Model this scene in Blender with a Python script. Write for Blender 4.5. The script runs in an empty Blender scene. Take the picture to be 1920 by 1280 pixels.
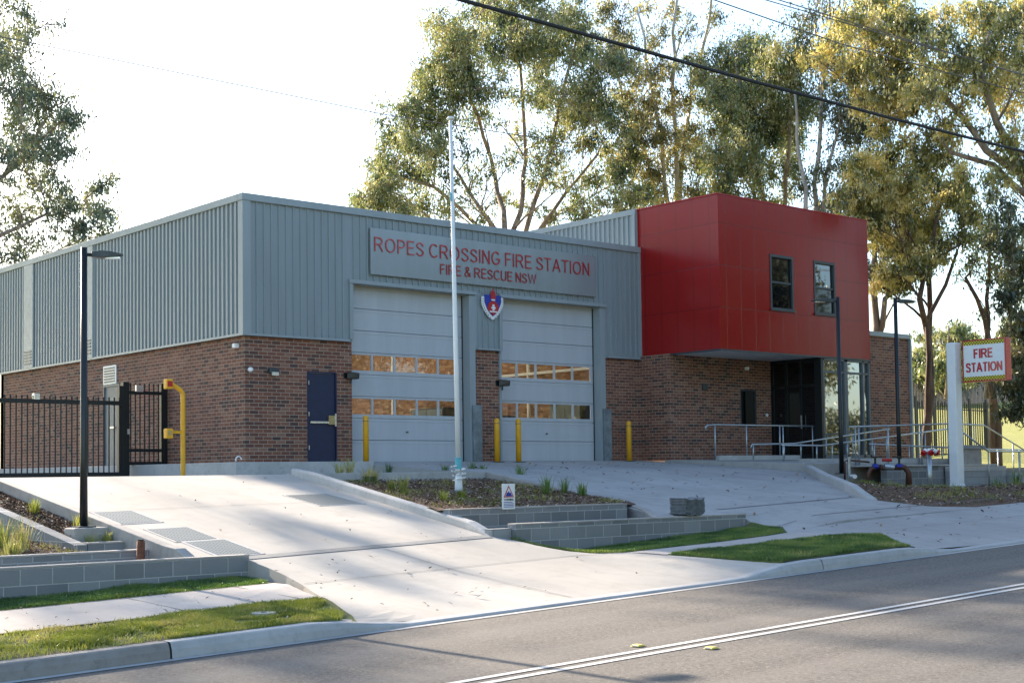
import bpy, math, random
import numpy as np
from mathutils import Vector, Matrix, noise
random.seed(7)
sc = bpy.context.scene
C = bpy.data.collections.new("Scene"); sc.collection.children.link(C)

# ------------------------------------------------------------------ camera
CAM = Vector((-16.46, -28.30, -0.339)); YAW, PIT, ROL, FPX, SHF = .7155, .0476, -.0131, 2626.0, 123.0
fw = Vector((math.sin(YAW)*math.cos(PIT), math.cos(YAW)*math.cos(PIT), math.sin(PIT)))
r0 = Vector((math.cos(YAW), -math.sin(YAW), 0)); u0 = r0.cross(fw)
rt = r0*math.cos(ROL)+u0*math.sin(ROL); up = -r0*math.sin(ROL)+u0*math.cos(ROL)
cd = bpy.data.cameras.new("camera"); cam = bpy.data.objects.new("camera", cd); C.objects.link(cam)
m = Matrix((rt, up, -fw)).transposed().to_4x4(); m.translation = CAM; cam.matrix_world = m
cd.sensor_width = 36; cd.lens = FPX/1920*36; cd.shift_y = SHF/1920; cd.clip_end = 3000; cd.clip_start = .1
sc.camera = cam

# ------------------------------------------------------------------ light
SUN_EL, SUN_AZ = math.radians(23.5), math.radians(2)      # azimuth from +Y towards +X
w = bpy.data.worlds.new("World"); sc.world = w; w.use_nodes = True
nt = w.node_tree; nt.nodes.clear()
sky = nt.nodes.new('ShaderNodeTexSky'); sky.sky_type = 'NISHITA'; sky.sun_disc = False
sky.sun_elevation = SUN_EL; sky.sun_rotation = SUN_AZ; sky.altitude = 50
sky.air_density = 1.15; sky.dust_density = 1.3; sky.ozone_density = 2.4
bg = nt.nodes.new('ShaderNodeBackground'); bg.inputs[1].default_value = .12
ow = nt.nodes.new('ShaderNodeOutputWorld')
nt.links.new(sky.outputs[0], bg.inputs[0]); nt.links.new(bg.outputs[0], ow.inputs[0])
ld = bpy.data.lights.new("sun", 'SUN'); ld.energy = 5.0; ld.angle = math.radians(.55); ld.color = (1, .84, .66)
sun = bpy.data.objects.new("sun", ld); C.objects.link(sun)
sd = Vector((math.sin(SUN_AZ)*math.cos(SUN_EL), math.cos(SUN_AZ)*math.cos(SUN_EL), math.sin(SUN_EL)))
sun.rotation_euler = sd.to_track_quat('Z', 'Y').to_euler(); sun.location = (0, 0, 40)
sc.view_settings.view_transform = 'Standard'; sc.view_settings.look = 'None'
sc.view_settings.exposure = 1.66; sc.view_settings.gamma = 1
sc.cycles.max_bounces = 8; sc.cycles.transparent_max_bounces = 12

# ------------------------------------------------------------------ helpers
def at(x, y, d):                       # point at depth d behind photo pixel (1920 wide)
    return CAM + (fw + rt*((x-960)/FPX) - up*((y-640-SHF)/FPX))*d
def onY(x, y, Y):
    r = at(x, y, 1)-CAM; return CAM + r*((Y-CAM.y)/r.y)
class MB:
    def __init__(s): s.v = []; s.f = []; s.m = []; s.cur = 0
    def add(s, vs, fs):
        o = len(s.v); s.v += [tuple(a) for a in vs]
        for f in fs: s.f.append(tuple(i+o for i in f)); s.m.append(s.cur)
        return s
    def box(s, x0, x1, y0, y1, z0, z1):
        return s.hexa([(x0,y0,z0),(x1,y0,z0),(x1,y1,z0),(x0,y1,z0)], [(x0,y0,z1),(x1,y0,z1),(x1,y1,z1),(x0,y1,z1)])
    def hexa(s, b, t):
        n = len(b)
        return s.add(list(b)+list(t), [tuple(range(n-1,-1,-1)), tuple(range(n, 2*n))] + [(i,(i+1)%n,n+(i+1)%n,n+i) for i in range(n)])
    def quad(s, *p): return s.add(p, [tuple(range(len(p)))])
    def tube(s, pts, rad, n=8, cap=True):
        pts = [Vector(p) for p in pts]; k = len(pts)
        if not isinstance(rad, (list, tuple)): rad = [rad]*k
        vs = []; prev = None
        for i, p in enumerate(pts):
            t = (pts[min(i+1,k-1)]-pts[max(i-1,0)]).normalized()
            a = prev if prev is not None else (Vector((0,0,1)) if abs(t.z) < .9 else Vector((1,0,0)))
            u = (a - t*a.dot(t)); u = u.normalized() if u.length > 1e-6 else t.orthogonal().normalized()
            prev = u; v = t.cross(u)
            for j in range(n):
                q = 2*math.pi*j/n; vs.append(p+(u*math.cos(q)+v*math.sin(q))*rad[i])
        fs = [(i*n+j, i*n+(j+1)%n, (i+1)*n+(j+1)%n, (i+1)*n+j) for i in range(k-1) for j in range(n)]
        if cap: fs += [tuple(range(n-1,-1,-1)), tuple(range((k-1)*n, k*n))]
        return s.add(vs, fs)
    def prism(s, poly, a, b, axis='y'):     # 2D polygon extruded along an axis
        def P(u, v, w): return {'y': (u,w,v), 'x': (w,u,v), 'z': (u,v,w)}[axis]
        return s.hexa([P(u,v,a) for u,v in poly], [P(u,v,b) for u,v in poly])
    def build(s, name, mat, parent=None, smooth=False, bevel=0, rec=True, **kw):
        me = bpy.data.meshes.new(name); o = bpy.data.objects.new(name, me)
        L = Vector((0,0,0)); q = parent
        while q: L += q.location; q = q.parent
        me.from_pydata([(x-L.x, y-L.y, z-L.z) for x,y,z in s.v], [], s.f)
        for mm in (mat if isinstance(mat, (list,tuple)) else [mat]): me.materials.append(mm)
        me.polygons.foreach_set('material_index', s.m)
        if smooth: me.polygons.foreach_set('use_smooth', [True]*len(s.f))
        if rec:
            import bmesh
            bm = bmesh.new(); bm.from_mesh(me); bmesh.ops.recalc_face_normals(bm, faces=bm.faces); bm.to_mesh(me); bm.free()
        me.update()
        C.objects.link(o)
        if parent: o.parent = parent
        if bevel:
            b = o.modifiers.new('b', 'BEVEL'); b.width = bevel; b.segments = 2; b.limit_method = 'ANGLE'
        tag(o, **kw); return o
def tag(o, label=None, cat=None, group=None, kind=None):
    if label: o['label'] = label
    if cat: o['category'] = cat
    if group: o['group'] = group
    if kind: o['kind'] = kind
    return o
def thing(name, loc, label, cat, group=None):
    o = bpy.data.objects.new(name, None); o.location = loc; o.empty_display_size = .2; C.objects.link(o)
    return tag(o, label, cat, group)
def lerp(a, b, t): return a+(b-a)*t
def pw(x, xs, ys):
    if x <= xs[0]: return ys[0]
    for i in range(len(xs)-1):
        if x <= xs[i+1]: return lerp(ys[i], ys[i+1], (x-xs[i])/(xs[i+1]-xs[i]))
    return ys[-1]
def sm(x): x = max(0, min(1, x)); return x*x*(3-2*x)

# ------------------------------------------------------------------ materials
class N:
    def __init__(s, name):
        s.mat = bpy.data.materials.new(name); s.mat.use_nodes = True; s.t = s.mat.node_tree
        s.b = s.t.nodes['Principled BSDF']; s.o = s.t.nodes['Material Output']
    def n(s, typ, **kw):
        x = s.t.nodes.new('ShaderNode'+typ)
        for k, v in kw.items():
            if k.startswith('i'): x.inputs[int(k[1:])].default_value = v
            else: setattr(x, k, v)
        return x
    def l(s, a, b): s.t.links.new(a, b)
    def pos(s):
        return s.n('NewGeometry').outputs['Position']
    def math(s, op, a, b=None, c=None):
        x = s.n('Math', operation=op)
        for i, q in enumerate((a, b, c)):
            if q is None: continue
            if isinstance(q, (int, float)): x.inputs[i].default_value = q
            else: s.l(q, x.inputs[i])
        return x.outputs[0]
    def noise(s, scale, detail=4, vec=None, rough=.6, dist=0):
        x = s.n('TexNoise'); x.inputs['Scale'].default_value = scale; x.inputs['Detail'].default_value = detail
        x.inputs['Roughness'].default_value = rough; x.inputs['Distortion'].default_value = dist
        s.l(vec or s.pos(), x.inputs['Vector']); return x.outputs[0]
    def ramp(s, fac, stops, interp='LINEAR'):
        x = s.n('ValToRGB'); cr = x.color_ramp; cr.interpolation = interp
        while len(cr.elements) < len(stops): cr.elements.new(.5)
        for e, (p, c) in zip(cr.elements, stops): e.position = p; e.color = (*c, 1)
        s.l(fac, x.inputs[0]); return x.outputs[0]
    def mix(s, fac, a, b, mode='MIX'):
        x = s.n('MixRGB', blend_type=mode)
        for i, q in enumerate((fac, a, b)):
            if isinstance(q, (int, float)): x.inputs[i].default_value = q
            elif isinstance(q, tuple): x.inputs[i].default_value = (*q, 1)
            else: s.l(q, x.inputs[i])
        return x.outputs[0]
    def bump(s, h, strength=.3, dist=.01):
        x = s.n('Bump'); x.inputs['Strength'].default_value = strength; x.inputs['Distance'].default_value = dist
        s.l(h, x.inputs['Height']); s.l(x.outputs[0], s.b.inputs['Normal'])
    def scaled(s, sx, sy, sz):
        x = s.n('Mapping'); x.inputs['Scale'].default_value = (sx, sy, sz); s.l(s.pos(), x.inputs[0]); return x.outputs[0]
    def xyz(s):
        x = s.n('SeparateXYZ'); s.l(s.pos(), x.inputs[0]); return x.outputs
def plain(name, col, rough=.5, metal=0, var=.12, vs=6, spec=.5, coat=0):
    q = N(name); c = q.noise(vs, 5)
    lo = tuple(x*(1-var) for x in col); hi = tuple(min(1, x*(1+var)) for x in col)
    q.l(q.ramp(c, [(.3, lo), (.7, hi)]), q.b.inputs['Base Color'])
    q.l(q.ramp(q.noise(vs*3, 3), [(.3, (rough*.85,)*3), (.7, (min(1, rough*1.15),)*3)]), q.b.inputs['Roughness'])
    q.b.inputs['Metallic'].default_value = metal; q.b.inputs['Specular IOR Level'].default_value = spec
    q.b.inputs['Coat Weight'].default_value = coat
    return q.mat
def concrete(name, c0, c1, rough=.85, stain=.25, streak=False, sc_=1.0):
    q = N(name)
    big = q.noise(.35*sc_, 4, rough=.55); mid = q.noise(3*sc_, 6); fine = q.noise(70, 3)
    col = q.ramp(big, [(.35, c0), (.68, c1)])
    dk = tuple(x*(1-stain) for x in c0)
    col = q.mix(q.ramp(mid, [(.5, (0,)*3), (.75, (.6,)*3)]), col, dk)
    col = q.mix(q.ramp(q.noise(9, 3, dist=1.0), [(.62, (0,)*3), (.72, (.35,)*3)]), col, tuple(x*(1-stain*1.6) for x in c0))
    tr = q.noise(1, 4, vec=q.scaled(2.2, .12, 1), rough=.7)
    col = q.mix(q.ramp(tr, [(.5, (0,)*3), (.72, (.38,)*3)]), col, tuple(x*.72 for x in c0))
    sp = q.noise(2.3, 5, rough=.75, dist=.6); col = q.mix(q.ramp(sp, [(.66, (0,)*3), (.74, (.5,)*3)]), col, (.16,.13,.10))
    col = q.mix(q.math('MULTIPLY', fine, .22), col, tuple(x*.55 for x in c0))
    q.l(col, q.b.inputs['Base Color']); q.b.inputs['Roughness'].default_value = rough
    q.bump(q.math('ADD', q.math('MULTIPLY', fine, .4), mid), .25, .006)
    return q.mat
def brick(name, tones, mortar=(.46, .385, .30), bw=.24, bh=.086, jt=.011, blockvar=0, bumpd=.006):
    q = N(name); X, Y, Z = q.xyz()
    u = q.math('ADD', X, Y)
    row = q.math('FLOOR', q.math('DIVIDE', q.math('ADD', Z, 10*bh), bh))
    off = q.math('MULTIPLY', q.math('MODULO', row, 2.0), .5)
    uu = q.math('ADD', q.math('DIVIDE', u, bw), q.math('ADD', off, 400.0))
    col_i = q.math('FLOOR', uu)
    fu = q.math('SUBTRACT', uu, col_i); fv = q.math('SUBTRACT', q.math('DIVIDE', q.math('ADD', Z, 10*bh), bh), row)
    wob = q.math('MULTIPLY', q.math('SUBTRACT', q.noise(30, 2), .5), .004)
    du = q.math('MULTIPLY', q.math('MINIMUM', fu, q.math('SUBTRACT', 1.0, fu)), bw)
    dv = q.math('MULTIPLY', q.math('MINIMUM', fv, q.math('SUBTRACT', 1.0, fv)), bh)
    d = q.math('ADD', q.math('MINIMUM', du, dv), wob)
    mask = q.n('MapRange'); q.l(d, mask.inputs[0]); mask.inputs[1].default_value = jt*.4; mask.inputs[2].default_value = jt*.62
    cv = q.n('CombineXYZ'); q.l(row, cv.inputs[0]); q.l(col_i, cv.inputs[1])
    wn = q.n('TexWhiteNoise', noise_dimensions='2D'); q.l(cv.outputs[0], wn.inputs['Vector'])
    k = len(tones); bc = q.ramp(wn.outputs[0], [(i/k, t) for i, t in enumerate(tones)], 'CONSTANT')
    bc = q.mix(q.math('MULTIPLY', q.noise(45, 4), .45), bc, tuple(x*.45 for x in tones[0]))
    bc = q.mix(q.ramp(q.noise(.8, 4), [(.45, (0,)*3), (.75, (.25,)*3)]), bc, tuple(x*.6 for x in tones[0]))
    bc = q.mix(q.ramp(q.noise(.35, 4, rough=.7), [(.42, (0,)*3), (.66, (.35,)*3)]), bc, tuple(min(1, x*(1.8 if bw < .3 else 1.15)) for x in tones[0]))
    mo = q.mix(q.noise(25, 4), mortar, tuple(x*.72 for x in mortar)); mo = q.mix(q.ramp(q.noise(1.2, 4), [(.45, (0,)*3), (.7, (.5,)*3)]), mo, tuple(x*.6 for x in mortar))
    q.l(q.mix(mask.outputs[0], mo, bc), q.b.inputs['Base Color']); q.b.inputs['Roughness'].default_value = .82
    h = q.math('ADD', mask.outputs[0], q.math('MULTIPLY', q.noise(80, 3), .25)); q.bump(h, .6, bumpd)
    return q.mat
M = {}
M['brick'] = brick('brick', [(.165,.062,.038),(.24,.094,.056),(.095,.048,.038),(.20,.076,.046),(.26,.118,.070),(.062,.040,.036),(.22,.084,.050),(.28,.150,.100),(.14,.056,.038)])
M['brick_in'] = brick('brick_inside', [(.34,.17,.10),(.44,.24,.14),(.20,.10,.06),(.48,.31,.19),(.28,.14,.08)], mortar=(.34,.24,.16))
M['block'] = brick('grey_block', [(.25,.26,.265),(.20,.21,.215),(.285,.295,.30),(.165,.175,.18),(.235,.245,.25),(.26,.268,.27)], mortar=(.50,.50,.48), bw=.4, bh=.2, jt=.012, bumpd=.004)
M['block_pale'] = brick('pale_block', [(.36,.37,.37),(.30,.315,.32),(.40,.41,.40),(.33,.34,.345)], mortar=(.22,.22,.215), bw=.8, bh=.2, jt=.010, bumpd=.004)
M['concrete'] = concrete('drive_concrete', (.385,.36,.32), (.49,.46,.41), stain=.16)
M['concrete_r'] = concrete('apron_concrete', (.33,.32,.305), (.44,.425,.405), stain=.28)
M['kerb'] = concrete('kerb_concrete', (.40,.40,.39), (.52,.51,.49), stain=.25, sc_=3)
M['kerb_old'] = concrete('old_kerb_concrete', (.24,.22,.20), (.33,.31,.28), stain=.35, sc_=3)
M['path'] = concrete('footpath_concrete', (.40,.355,.32), (.50,.455,.41), stain=.2)
M['form'] = concrete('formed_concrete', (.34,.31,.28), (.46,.43,.39), stain=.35, sc_=2)
def clad(name, c, rough=.38, metal=.0):
    q = N(name); n1 = q.noise(1, 4, vec=q.scaled(3, 3, .35))
    q.l(q.ramp(n1, [(.3, tuple(x*.93 for x in c)), (.7, tuple(x*1.06 for x in c))]), q.b.inputs['Base Color'])
    q.b.inputs['Roughness'].default_value = rough; q.b.inputs['Metallic'].default_value = metal
    q.bump(q.noise(1, 2, vec=q.scaled(4, 4, .6)), .12, .01); return q.mat
M['clad'] = clad('steel_cladding', (.235,.278,.300))
M['clad_trim'] = clad('steel_trim', (.27,.315,.338), .35)
M['signpanel'] = clad('sign_panel', (.27,.305,.325), .25, .3)
M['duct'] = plain('pale_duct', (.42,.44,.44), .45)
M['door'] = clad('sectional_door', (.43,.455,.485), .42)
M['gal'] = plain('galvanised_steel', (.42,.46,.48), .38, .75, .2, 9)
M['galplate'] = plain('galvanised_plate', (.22,.27,.31), .45, .6, .3, 5)
M['black'] = plain('black_paint', (.008,.012,.014), .38)
M['dark'] = plain('dark_frame', (.035,.048,.056), .4)
M['greyframe'] = plain('grey_frame', (.085,.11,.125), .4)
M['grey_door'] = plain('grey_door', (.13,.155,.17), .45)
M['navy'] = plain('navy_paint', (.008,.016,.055), .42)
M['white'] = plain('white_paint', (.74,.76,.77), .35, var=.04)
M['whiteplastic'] = plain('white_plastic', (.8,.8,.78), .4)
M['yellow'] = plain('yellow_paint', (.72,.36,.010), .45, var=.1)
M['brass'] = plain('brass', (.42,.34,.18), .35, .7)
M['silver'] = plain('silver', (.7,.72,.72), .3, .8)
M['soffit'] = plain('soffit', (.62,.64,.64), .5)
M['redpaint'] = plain('red_paint', (.42,.012,.016), .35)
M['redtext'] = plain('red_letter', (.42,.008,.020), .3, .15, coat=.6)
M['darkred'] = plain('dark_red_letter', (.36,.010,.016), .3, .1, coat=.5)
M['bluepaint'] = plain('blue_paint', (.012,.03,.30), .4)
M['copper'] = plain('pipe_brown', (.10,.045,.03), .5, .3)
M['rust'] = plain('rust', (.16,.055,.025), .85, 0, .4, 20)
M['grate'] = None
M['plastic_red'] = plain('red_acrylic', (.62,.06,.05), .3)
M['wire'] = plain('wire', (.006,.006,.007), .6)
M['wire_thin'] = plain('wire_thin', (.12,.11,.11), .6)
M['marker'] = plain('yellow_marker', (.75,.60,.15), .5)
def redpanel():
    q = N('red_panels'); X, Y, Z = q.xyz()
    u = q.math('ADD', X, Y)
    fu = q.math('FRACT', q.math('DIVIDE', q.math('ADD', u, 20.03), .62)); fz = q.math('FRACT', q.math('DIVIDE', q.math('ADD', Z, 1.66), 1.17))
    du = q.math('MULTIPLY', q.math('MINIMUM', fu, q.math('SUBTRACT', 1.0, fu)), .62)
    dz = q.math('MULTIPLY', q.math('MINIMUM', fz, q.math('SUBTRACT', 1.0, fz)), 1.17)
    d = q.math('MINIMUM', du, dz)
    mk = q.n('MapRange'); q.l(d, mk.inputs[0]); mk.inputs[1].default_value = .004; mk.inputs[2].default_value = .009
    q.l(q.mix(mk.outputs[0], (.09,.006,.006), (.29,.008,.007)), q.b.inputs['Base Color'])
    q.b.inputs['Roughness'].default_value = .2; q.b.inputs['Specular IOR Level'].default_value = .4
    ci = q.math('FLOOR', q.math('DIVIDE', q.math('ADD', u, 20.03), .62))
    wv = q.noise(1, 1, vec=q.scaled(.9, .9, .5))
    q.bump(q.math('ADD', mk.outputs[0], q.math('MULTIPLY', wv, 1.4)), .22, .01)
    return q.mat
M['red'] = redpanel()
def glass(name, refl, tint, rough=.015, trans=False):
    q = N(name); t = q.t; t.nodes.remove(q.b)
    g = q.n('BsdfGlossy'); g.inputs['Roughness'].default_value = rough; g.inputs['Color'].default_value = (.9,.95,1,1)
    if trans: d = q.n('BsdfTransparent'); d.inputs[0].default_value = (*tint, 1)
    else: d = q.n('BsdfDiffuse'); d.inputs[0].default_value = (*tint, 1)
    fr = q.n('Fresnel'); ge = q.n('NewGeometry'); q.l(q.math('SUBTRACT', 1.5, q.math('MULTIPLY', ge.outputs['Backfacing'], 1.5-1/1.5)), fr.inputs[0])
    f = q.math('ADD', fr.outputs[0], refl)
    mx = q.n('MixShader'); q.l(f, mx.inputs[0]); q.l(d.outputs[0], mx.inputs[1]); q.l(g.outputs[0], mx.inputs[2]); q.l(mx.outputs[0], q.o.inputs[0])
    return q.mat
M['glass'] = glass('mirror_glass', .30, (.008,.012,.014))
M['glass_mid'] = glass('window_glass', .12, (.006,.008,.01))
M['glass_dark'] = glass('dark_glass', .02, (.004,.005,.007), .03)
M['glass_clear'] = glass('clear_glass', .05, (.82,.84,.85), .02, True)
def asphalt():
    q = N('asphalt'); big = q.noise(.5, 5, vec=q.scaled(.5, 2.0, 1)); f = q.noise(160, 2); g = q.noise(45, 3)
    c = q.ramp(big, [(.3, (.115,.105,.092)), (.7, (.160,.147,.129))])
    c = q.mix(q.ramp(f, [(.35, (.75,)*3), (.6, (0,)*3)]), c, (.06,.055,.05))
    c = q.mix(q.ramp(f, [(.60, (0,)*3), (.72, (.8,)*3)]), c, (.36,.34,.31))
    c = q.mix(q.ramp(q.noise(.9, 3, vec=q.scaled(.25, 1, 1), dist=2), [(.5, (0,)*3), (.7, (.35,)*3)]), c, (.12,.11,.10))
    c = q.mix(q.ramp(q.noise(22, 5, rough=.8), [(.40, (.8,)*3), (.53, (0,)*3)]), c, (.05,.045,.04)); c = q.mix(q.ramp(q.noise(30, 4, rough=.8), [(.54, (0,)*3), (.68, (.6,)*3)]), c, (.36,.32,.27))
    wp = q.noise(1, 3, vec=q.scaled(.05, 1.3, 1), rough=.5); c = q.mix(q.ramp(wp, [(.45, (0,)*3), (.65, (.4,)*3)]), c, (.20,.185,.165)); ck = q.noise(1.4, 6, rough=.8, dist=2.2); c = q.mix(q.ramp(ck, [(.492, (0,)*3), (.5, (.55,)*3), (.508, (0,)*3)]), c, (.05,.047,.044))
    q.l(c, q.b.inputs['Base Color']); q.b.inputs['Roughness'].default_value = .9; q.bump(q.math('ADD', f, g), .5, .006); return q.mat
M['asphalt'] = asphalt()
def roadpaint():
    q = N('road_paint'); c = q.mix(q.ramp(q.noise(60, 4), [(.52, (0,)*3), (.66, (.7,)*3)]), (.58,.57,.54), (.22,.21,.2))
    q.l(c, q.b.inputs['Base Color']); q.b.inputs['Roughness'].default_value = .7; return q.mat
M['paint'] = roadpaint()
def soil():
    q = N('mulch_soil'); a = q.noise(22, 6); b = q.noise(3, 4); c = q.ramp(a, [(.3, (.045,.026,.016)), (.5, (.13,.070,.042)), (.7, (.25,.155,.10))])
    c = q.mix(q.ramp(b, [(.45, (0,)*3), (.7, (.7,)*3)]), c, (.10,.085,.035))
    q.l(c, q.b.inputs['Base Color']); q.b.inputs['Roughness'].default_value = .95; q.bump(a, 1, .04); return q.mat
M['soil'] = soil()
def turf(name, a, b, c, soilc=(.10,.065,.038)):
    q = N(name); n1 = q.noise(2.2, 5); n2 = q.noise(28, 4)
    k = q.ramp(n1, [(.3, a), (.55, b), (.75, c)]); k = q.mix(q.ramp(q.noise(1.1, 5, rough=.7), [(.5, (0,)*3), (.62, (.9,)*3)]), k, soilc); k = q.mix(q.math('MULTIPLY', n2, .6), k, tuple(x*.4 for x in a))
    q.l(k, q.b.inputs['Base Color']); q.b.inputs['Roughness'].default_value = .95; q.bump(n2, .8, .03); return q.mat
M['turf'] = turf('turf', (.075,.095,.022), (.12,.155,.030), (.17,.14,.06))
M['field'] = turf('field', (.30,.31,.06), (.42,.42,.09), (.48,.44,.13), (.44,.40,.14))
def leafm(name, stops, trans=.45, rough=.5, spec=.3, nsc=.6):
    q = N(name); t = q.t; t.nodes.remove(q.b)
    pos = q.pos(); a = q.noise(nsc, 3, vec=pos); wn = q.n('TexWhiteNoise'); 
    v = q.n('VectorMath', operation='SNAP'); q.l(pos, v.inputs[0]); v.inputs[1].default_value = (.35,.35,.35); q.l(v.outputs[0], wn.inputs['Vector'])
    f = q.math('ADD', q.math('MULTIPLY', q.math('SUBTRACT', q.math('MULTIPLY', a, 1.5), .25), .6), q.math('MULTIPLY', wn.outputs[0], .4))
    c = q.ramp(f, [(p, k) for p, k in stops])
    d = q.n('BsdfDiffuse'); q.l(c, d.inputs[0]); tr = q.n('BsdfTranslucent')
    q.l(q.mix(.5, c, q.mix(1.0, c, (1.4,1.42,.75), 'MULTIPLY')), tr.inputs[0])
    g = q.n('BsdfGlossy'); g.inputs['Roughness'].default_value = .38; g.inputs[0].default_value = (.8,.85,.8,1)
    m1 = q.n('MixShader'); m1.inputs[0].default_value = trans; q.l(d.outputs[0], m1.inputs[1]); q.l(tr.outputs[0], m1.inputs[2])
    m2 = q.n('MixShader'); m2.inputs[0].default_value = .08*spec/.3; q.l(m1.outputs[0], m2.inputs[1]); q.l(g.outputs[0], m2.inputs[2])
    q.l(m2.outputs[0], q.o.inputs[0]); return q.mat
M['leaf_green'] = leafm('leaf_green', [(.34, (.05,.075,.03)), (.5, (.185,.22,.08)), (.66, (.41,.38,.19))], .4)
M['leaf_gold'] = leafm('leaf_gold', [(.34, (.075,.09,.03)), (.5, (.33,.325,.11)), (.66, (.72,.60,.27))], .45)  # golden leaf colour, low sunlight painted into the crowns at right
M['leaf_mix'] = leafm('leaf_mix', [(.34, (.06,.068,.03)), (.5, (.21,.20,.09)), (.66, (.50,.43,.20))], .42)
M['leaf_dark'] = leafm('leaf_dark', [(.3, (.035,.05,.025)), (.5, (.085,.10,.045)), (.7, (.18,.17,.08))], .35)
M['leaf_grey'] = leafm('leaf_grey', [(.34, (.05,.075,.055)), (.5, (.15,.185,.125)), (.66, (.34,.33,.18))], .38)
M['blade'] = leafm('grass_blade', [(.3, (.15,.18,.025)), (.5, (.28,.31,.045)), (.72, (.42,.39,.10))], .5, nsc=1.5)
M['blade_shade'] = leafm('grass_blade_shaded', [(.3, (.06,.12,.025)), (.5, (.11,.20,.035)), (.72, (.22,.28,.06))], .4, nsc=1.5)  # darker, greener copy of the grass blade, shade put into the colour
M['straw'] = leafm('straw_blade', [(.3, (.15,.18,.04)), (.5, (.30,.32,.08)), (.7, (.5,.42,.2))], .4, nsc=3)
def bark(name, a, b):
    q = N(name); n1 = q.noise(1, 6, vec=q.scaled(5, 5, .8)); c = q.ramp(n1, [(.35, a), (.6, b)])
    q.l(c, q.b.inputs['Base Color']); q.b.inputs['Roughness'].default_value = .85; q.bump(n1, .5, .03); return q.mat
M['bark'] = bark('bark', (.14,.10,.075), (.34,.27,.21))
M['bark_pale'] = bark('pale_bark', (.28,.25,.22), (.52,.47,.42))
M['bark_dark'] = bark('dark_bark', (.055,.035,.025), (.15,.095,.07))
def gratem():
    q = N('drain_grate'); X, Y, Z = q.xyz()
    f = q.math('FRACT', q.math('MULTIPLY', X, 20.0)); g = q.math('FRACT', q.math('MULTIPLY', Y, 9.0))
    k = q.math('MINIMUM', q.math('GREATER_THAN', f, .42), 1.0); k = q.math('MAXIMUM', k, q.math('GREATER_THAN', g, .88))
    q.l(q.mix(k, (.06,.065,.06), (.26,.29,.28)), q.b.inputs['Base Color']); q.b.inputs['Roughness'].default_value = .5; q.b.inputs['Metallic'].default_value = .3
    return q.mat
M['grate'] = gratem()
def check():
    q = N('yellow_black_check'); X, Y, Z = q.xyz()
    a = q.math('FLOOR', q.math('MULTIPLY', q.math('ADD', Y, 30), 26.0)); b = q.math('FLOOR', q.math('MULTIPLY', q.math('ADD', Z, 30), 26.0))
    k = q.math('MODULO', q.math('ADD', a, b), 2.0)
    q.l(q.mix(q.math('GREATER_THAN', k, .5), (.01,.01,.01), (.75,.62,.02)), q.b.inputs['Base Color']); return q.mat
M['check'] = check()
M['hill'] = turf('far_green', (.05,.06,.03), (.08,.09,.04), (.12,.11,.06))
M['timber'] = plain('weathered_timber', (.16,.15,.14), .9, 0, .4, 8)

# ------------------------------------------------------------------ ground heights
GR = .028
def kh(X): return pw(X, [-60,-8.3,-7.3,-1.6,-.6,2.4,3.6,60], [.16,.16,.035,.035,.16,.16,.035,.035])
def road_z(X): return -2.239+GR*(X+16.46)
HY = [-16, -13.4, -11.5, -4.6, 0]; HZ = [-1.745, -1.5, -1.22, -.29, 0]; HS = [GR, GR, GR, 0, 0]
def zG(X, Y): return pw(Y, [-15.8,-14.6,-13.4,-11.75], [-1.782+kh(X)+.004+GR*X, -1.58+GR*X, -1.525+GR*X, -1.39+.055*(min(X,4)-3.57)])
def hz(X, Y):
    z = pw(Y, HY, HZ)+X*pw(Y, HY, HS)
    if Y < -13.4: z = pw(Y, [-15.8, -14.6, -13.4], [-1.782+kh(X)+.004, lerp(-1.64, -1.60, kh(X)*5), -1.5])+GR*X
    if Y < -11.3 and -2.8 < X < 5.2:      # falls away in front of the centre wall
        mk = sm((X+2.4)/1.3)*(1-sm((X-3.6)/1.5))*(1 if Y < -11.6 and -2.05 < X < 3.55 else sm((-11.3-Y)/1.0))
        z = lerp(z, zG(X, Y), mk)
    return z
def verge_z(X, Y): return GR*X + pw(Y, [-15.8, -14.6, -13.4, -11.8, -9], [-1.782+kh(X)+.004, -1.58, -1.525, -1.48, -1.45])
def vz(X, Y):          # left verge, eased up to the driveway edge
    e = pw(Y, [-15.8,-15.2,-14.2,-13.35,-12.8,-11.7], [-8.2,-7.55,-7.2,-6.95,-6.85,-6.78])
    return lerp(verge_z(X, Y), max(hz(X, Y), verge_z(X, Y)), sm((X-(e-.45))/.45)*sm((-12.75-Y)/.5))
def plat(X, Y):      # left drive, flat behind the crest
    return hz(X, Y) if Y < -4.6 else -.29-.02*sm((Y+4.6)/1.5)

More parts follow.
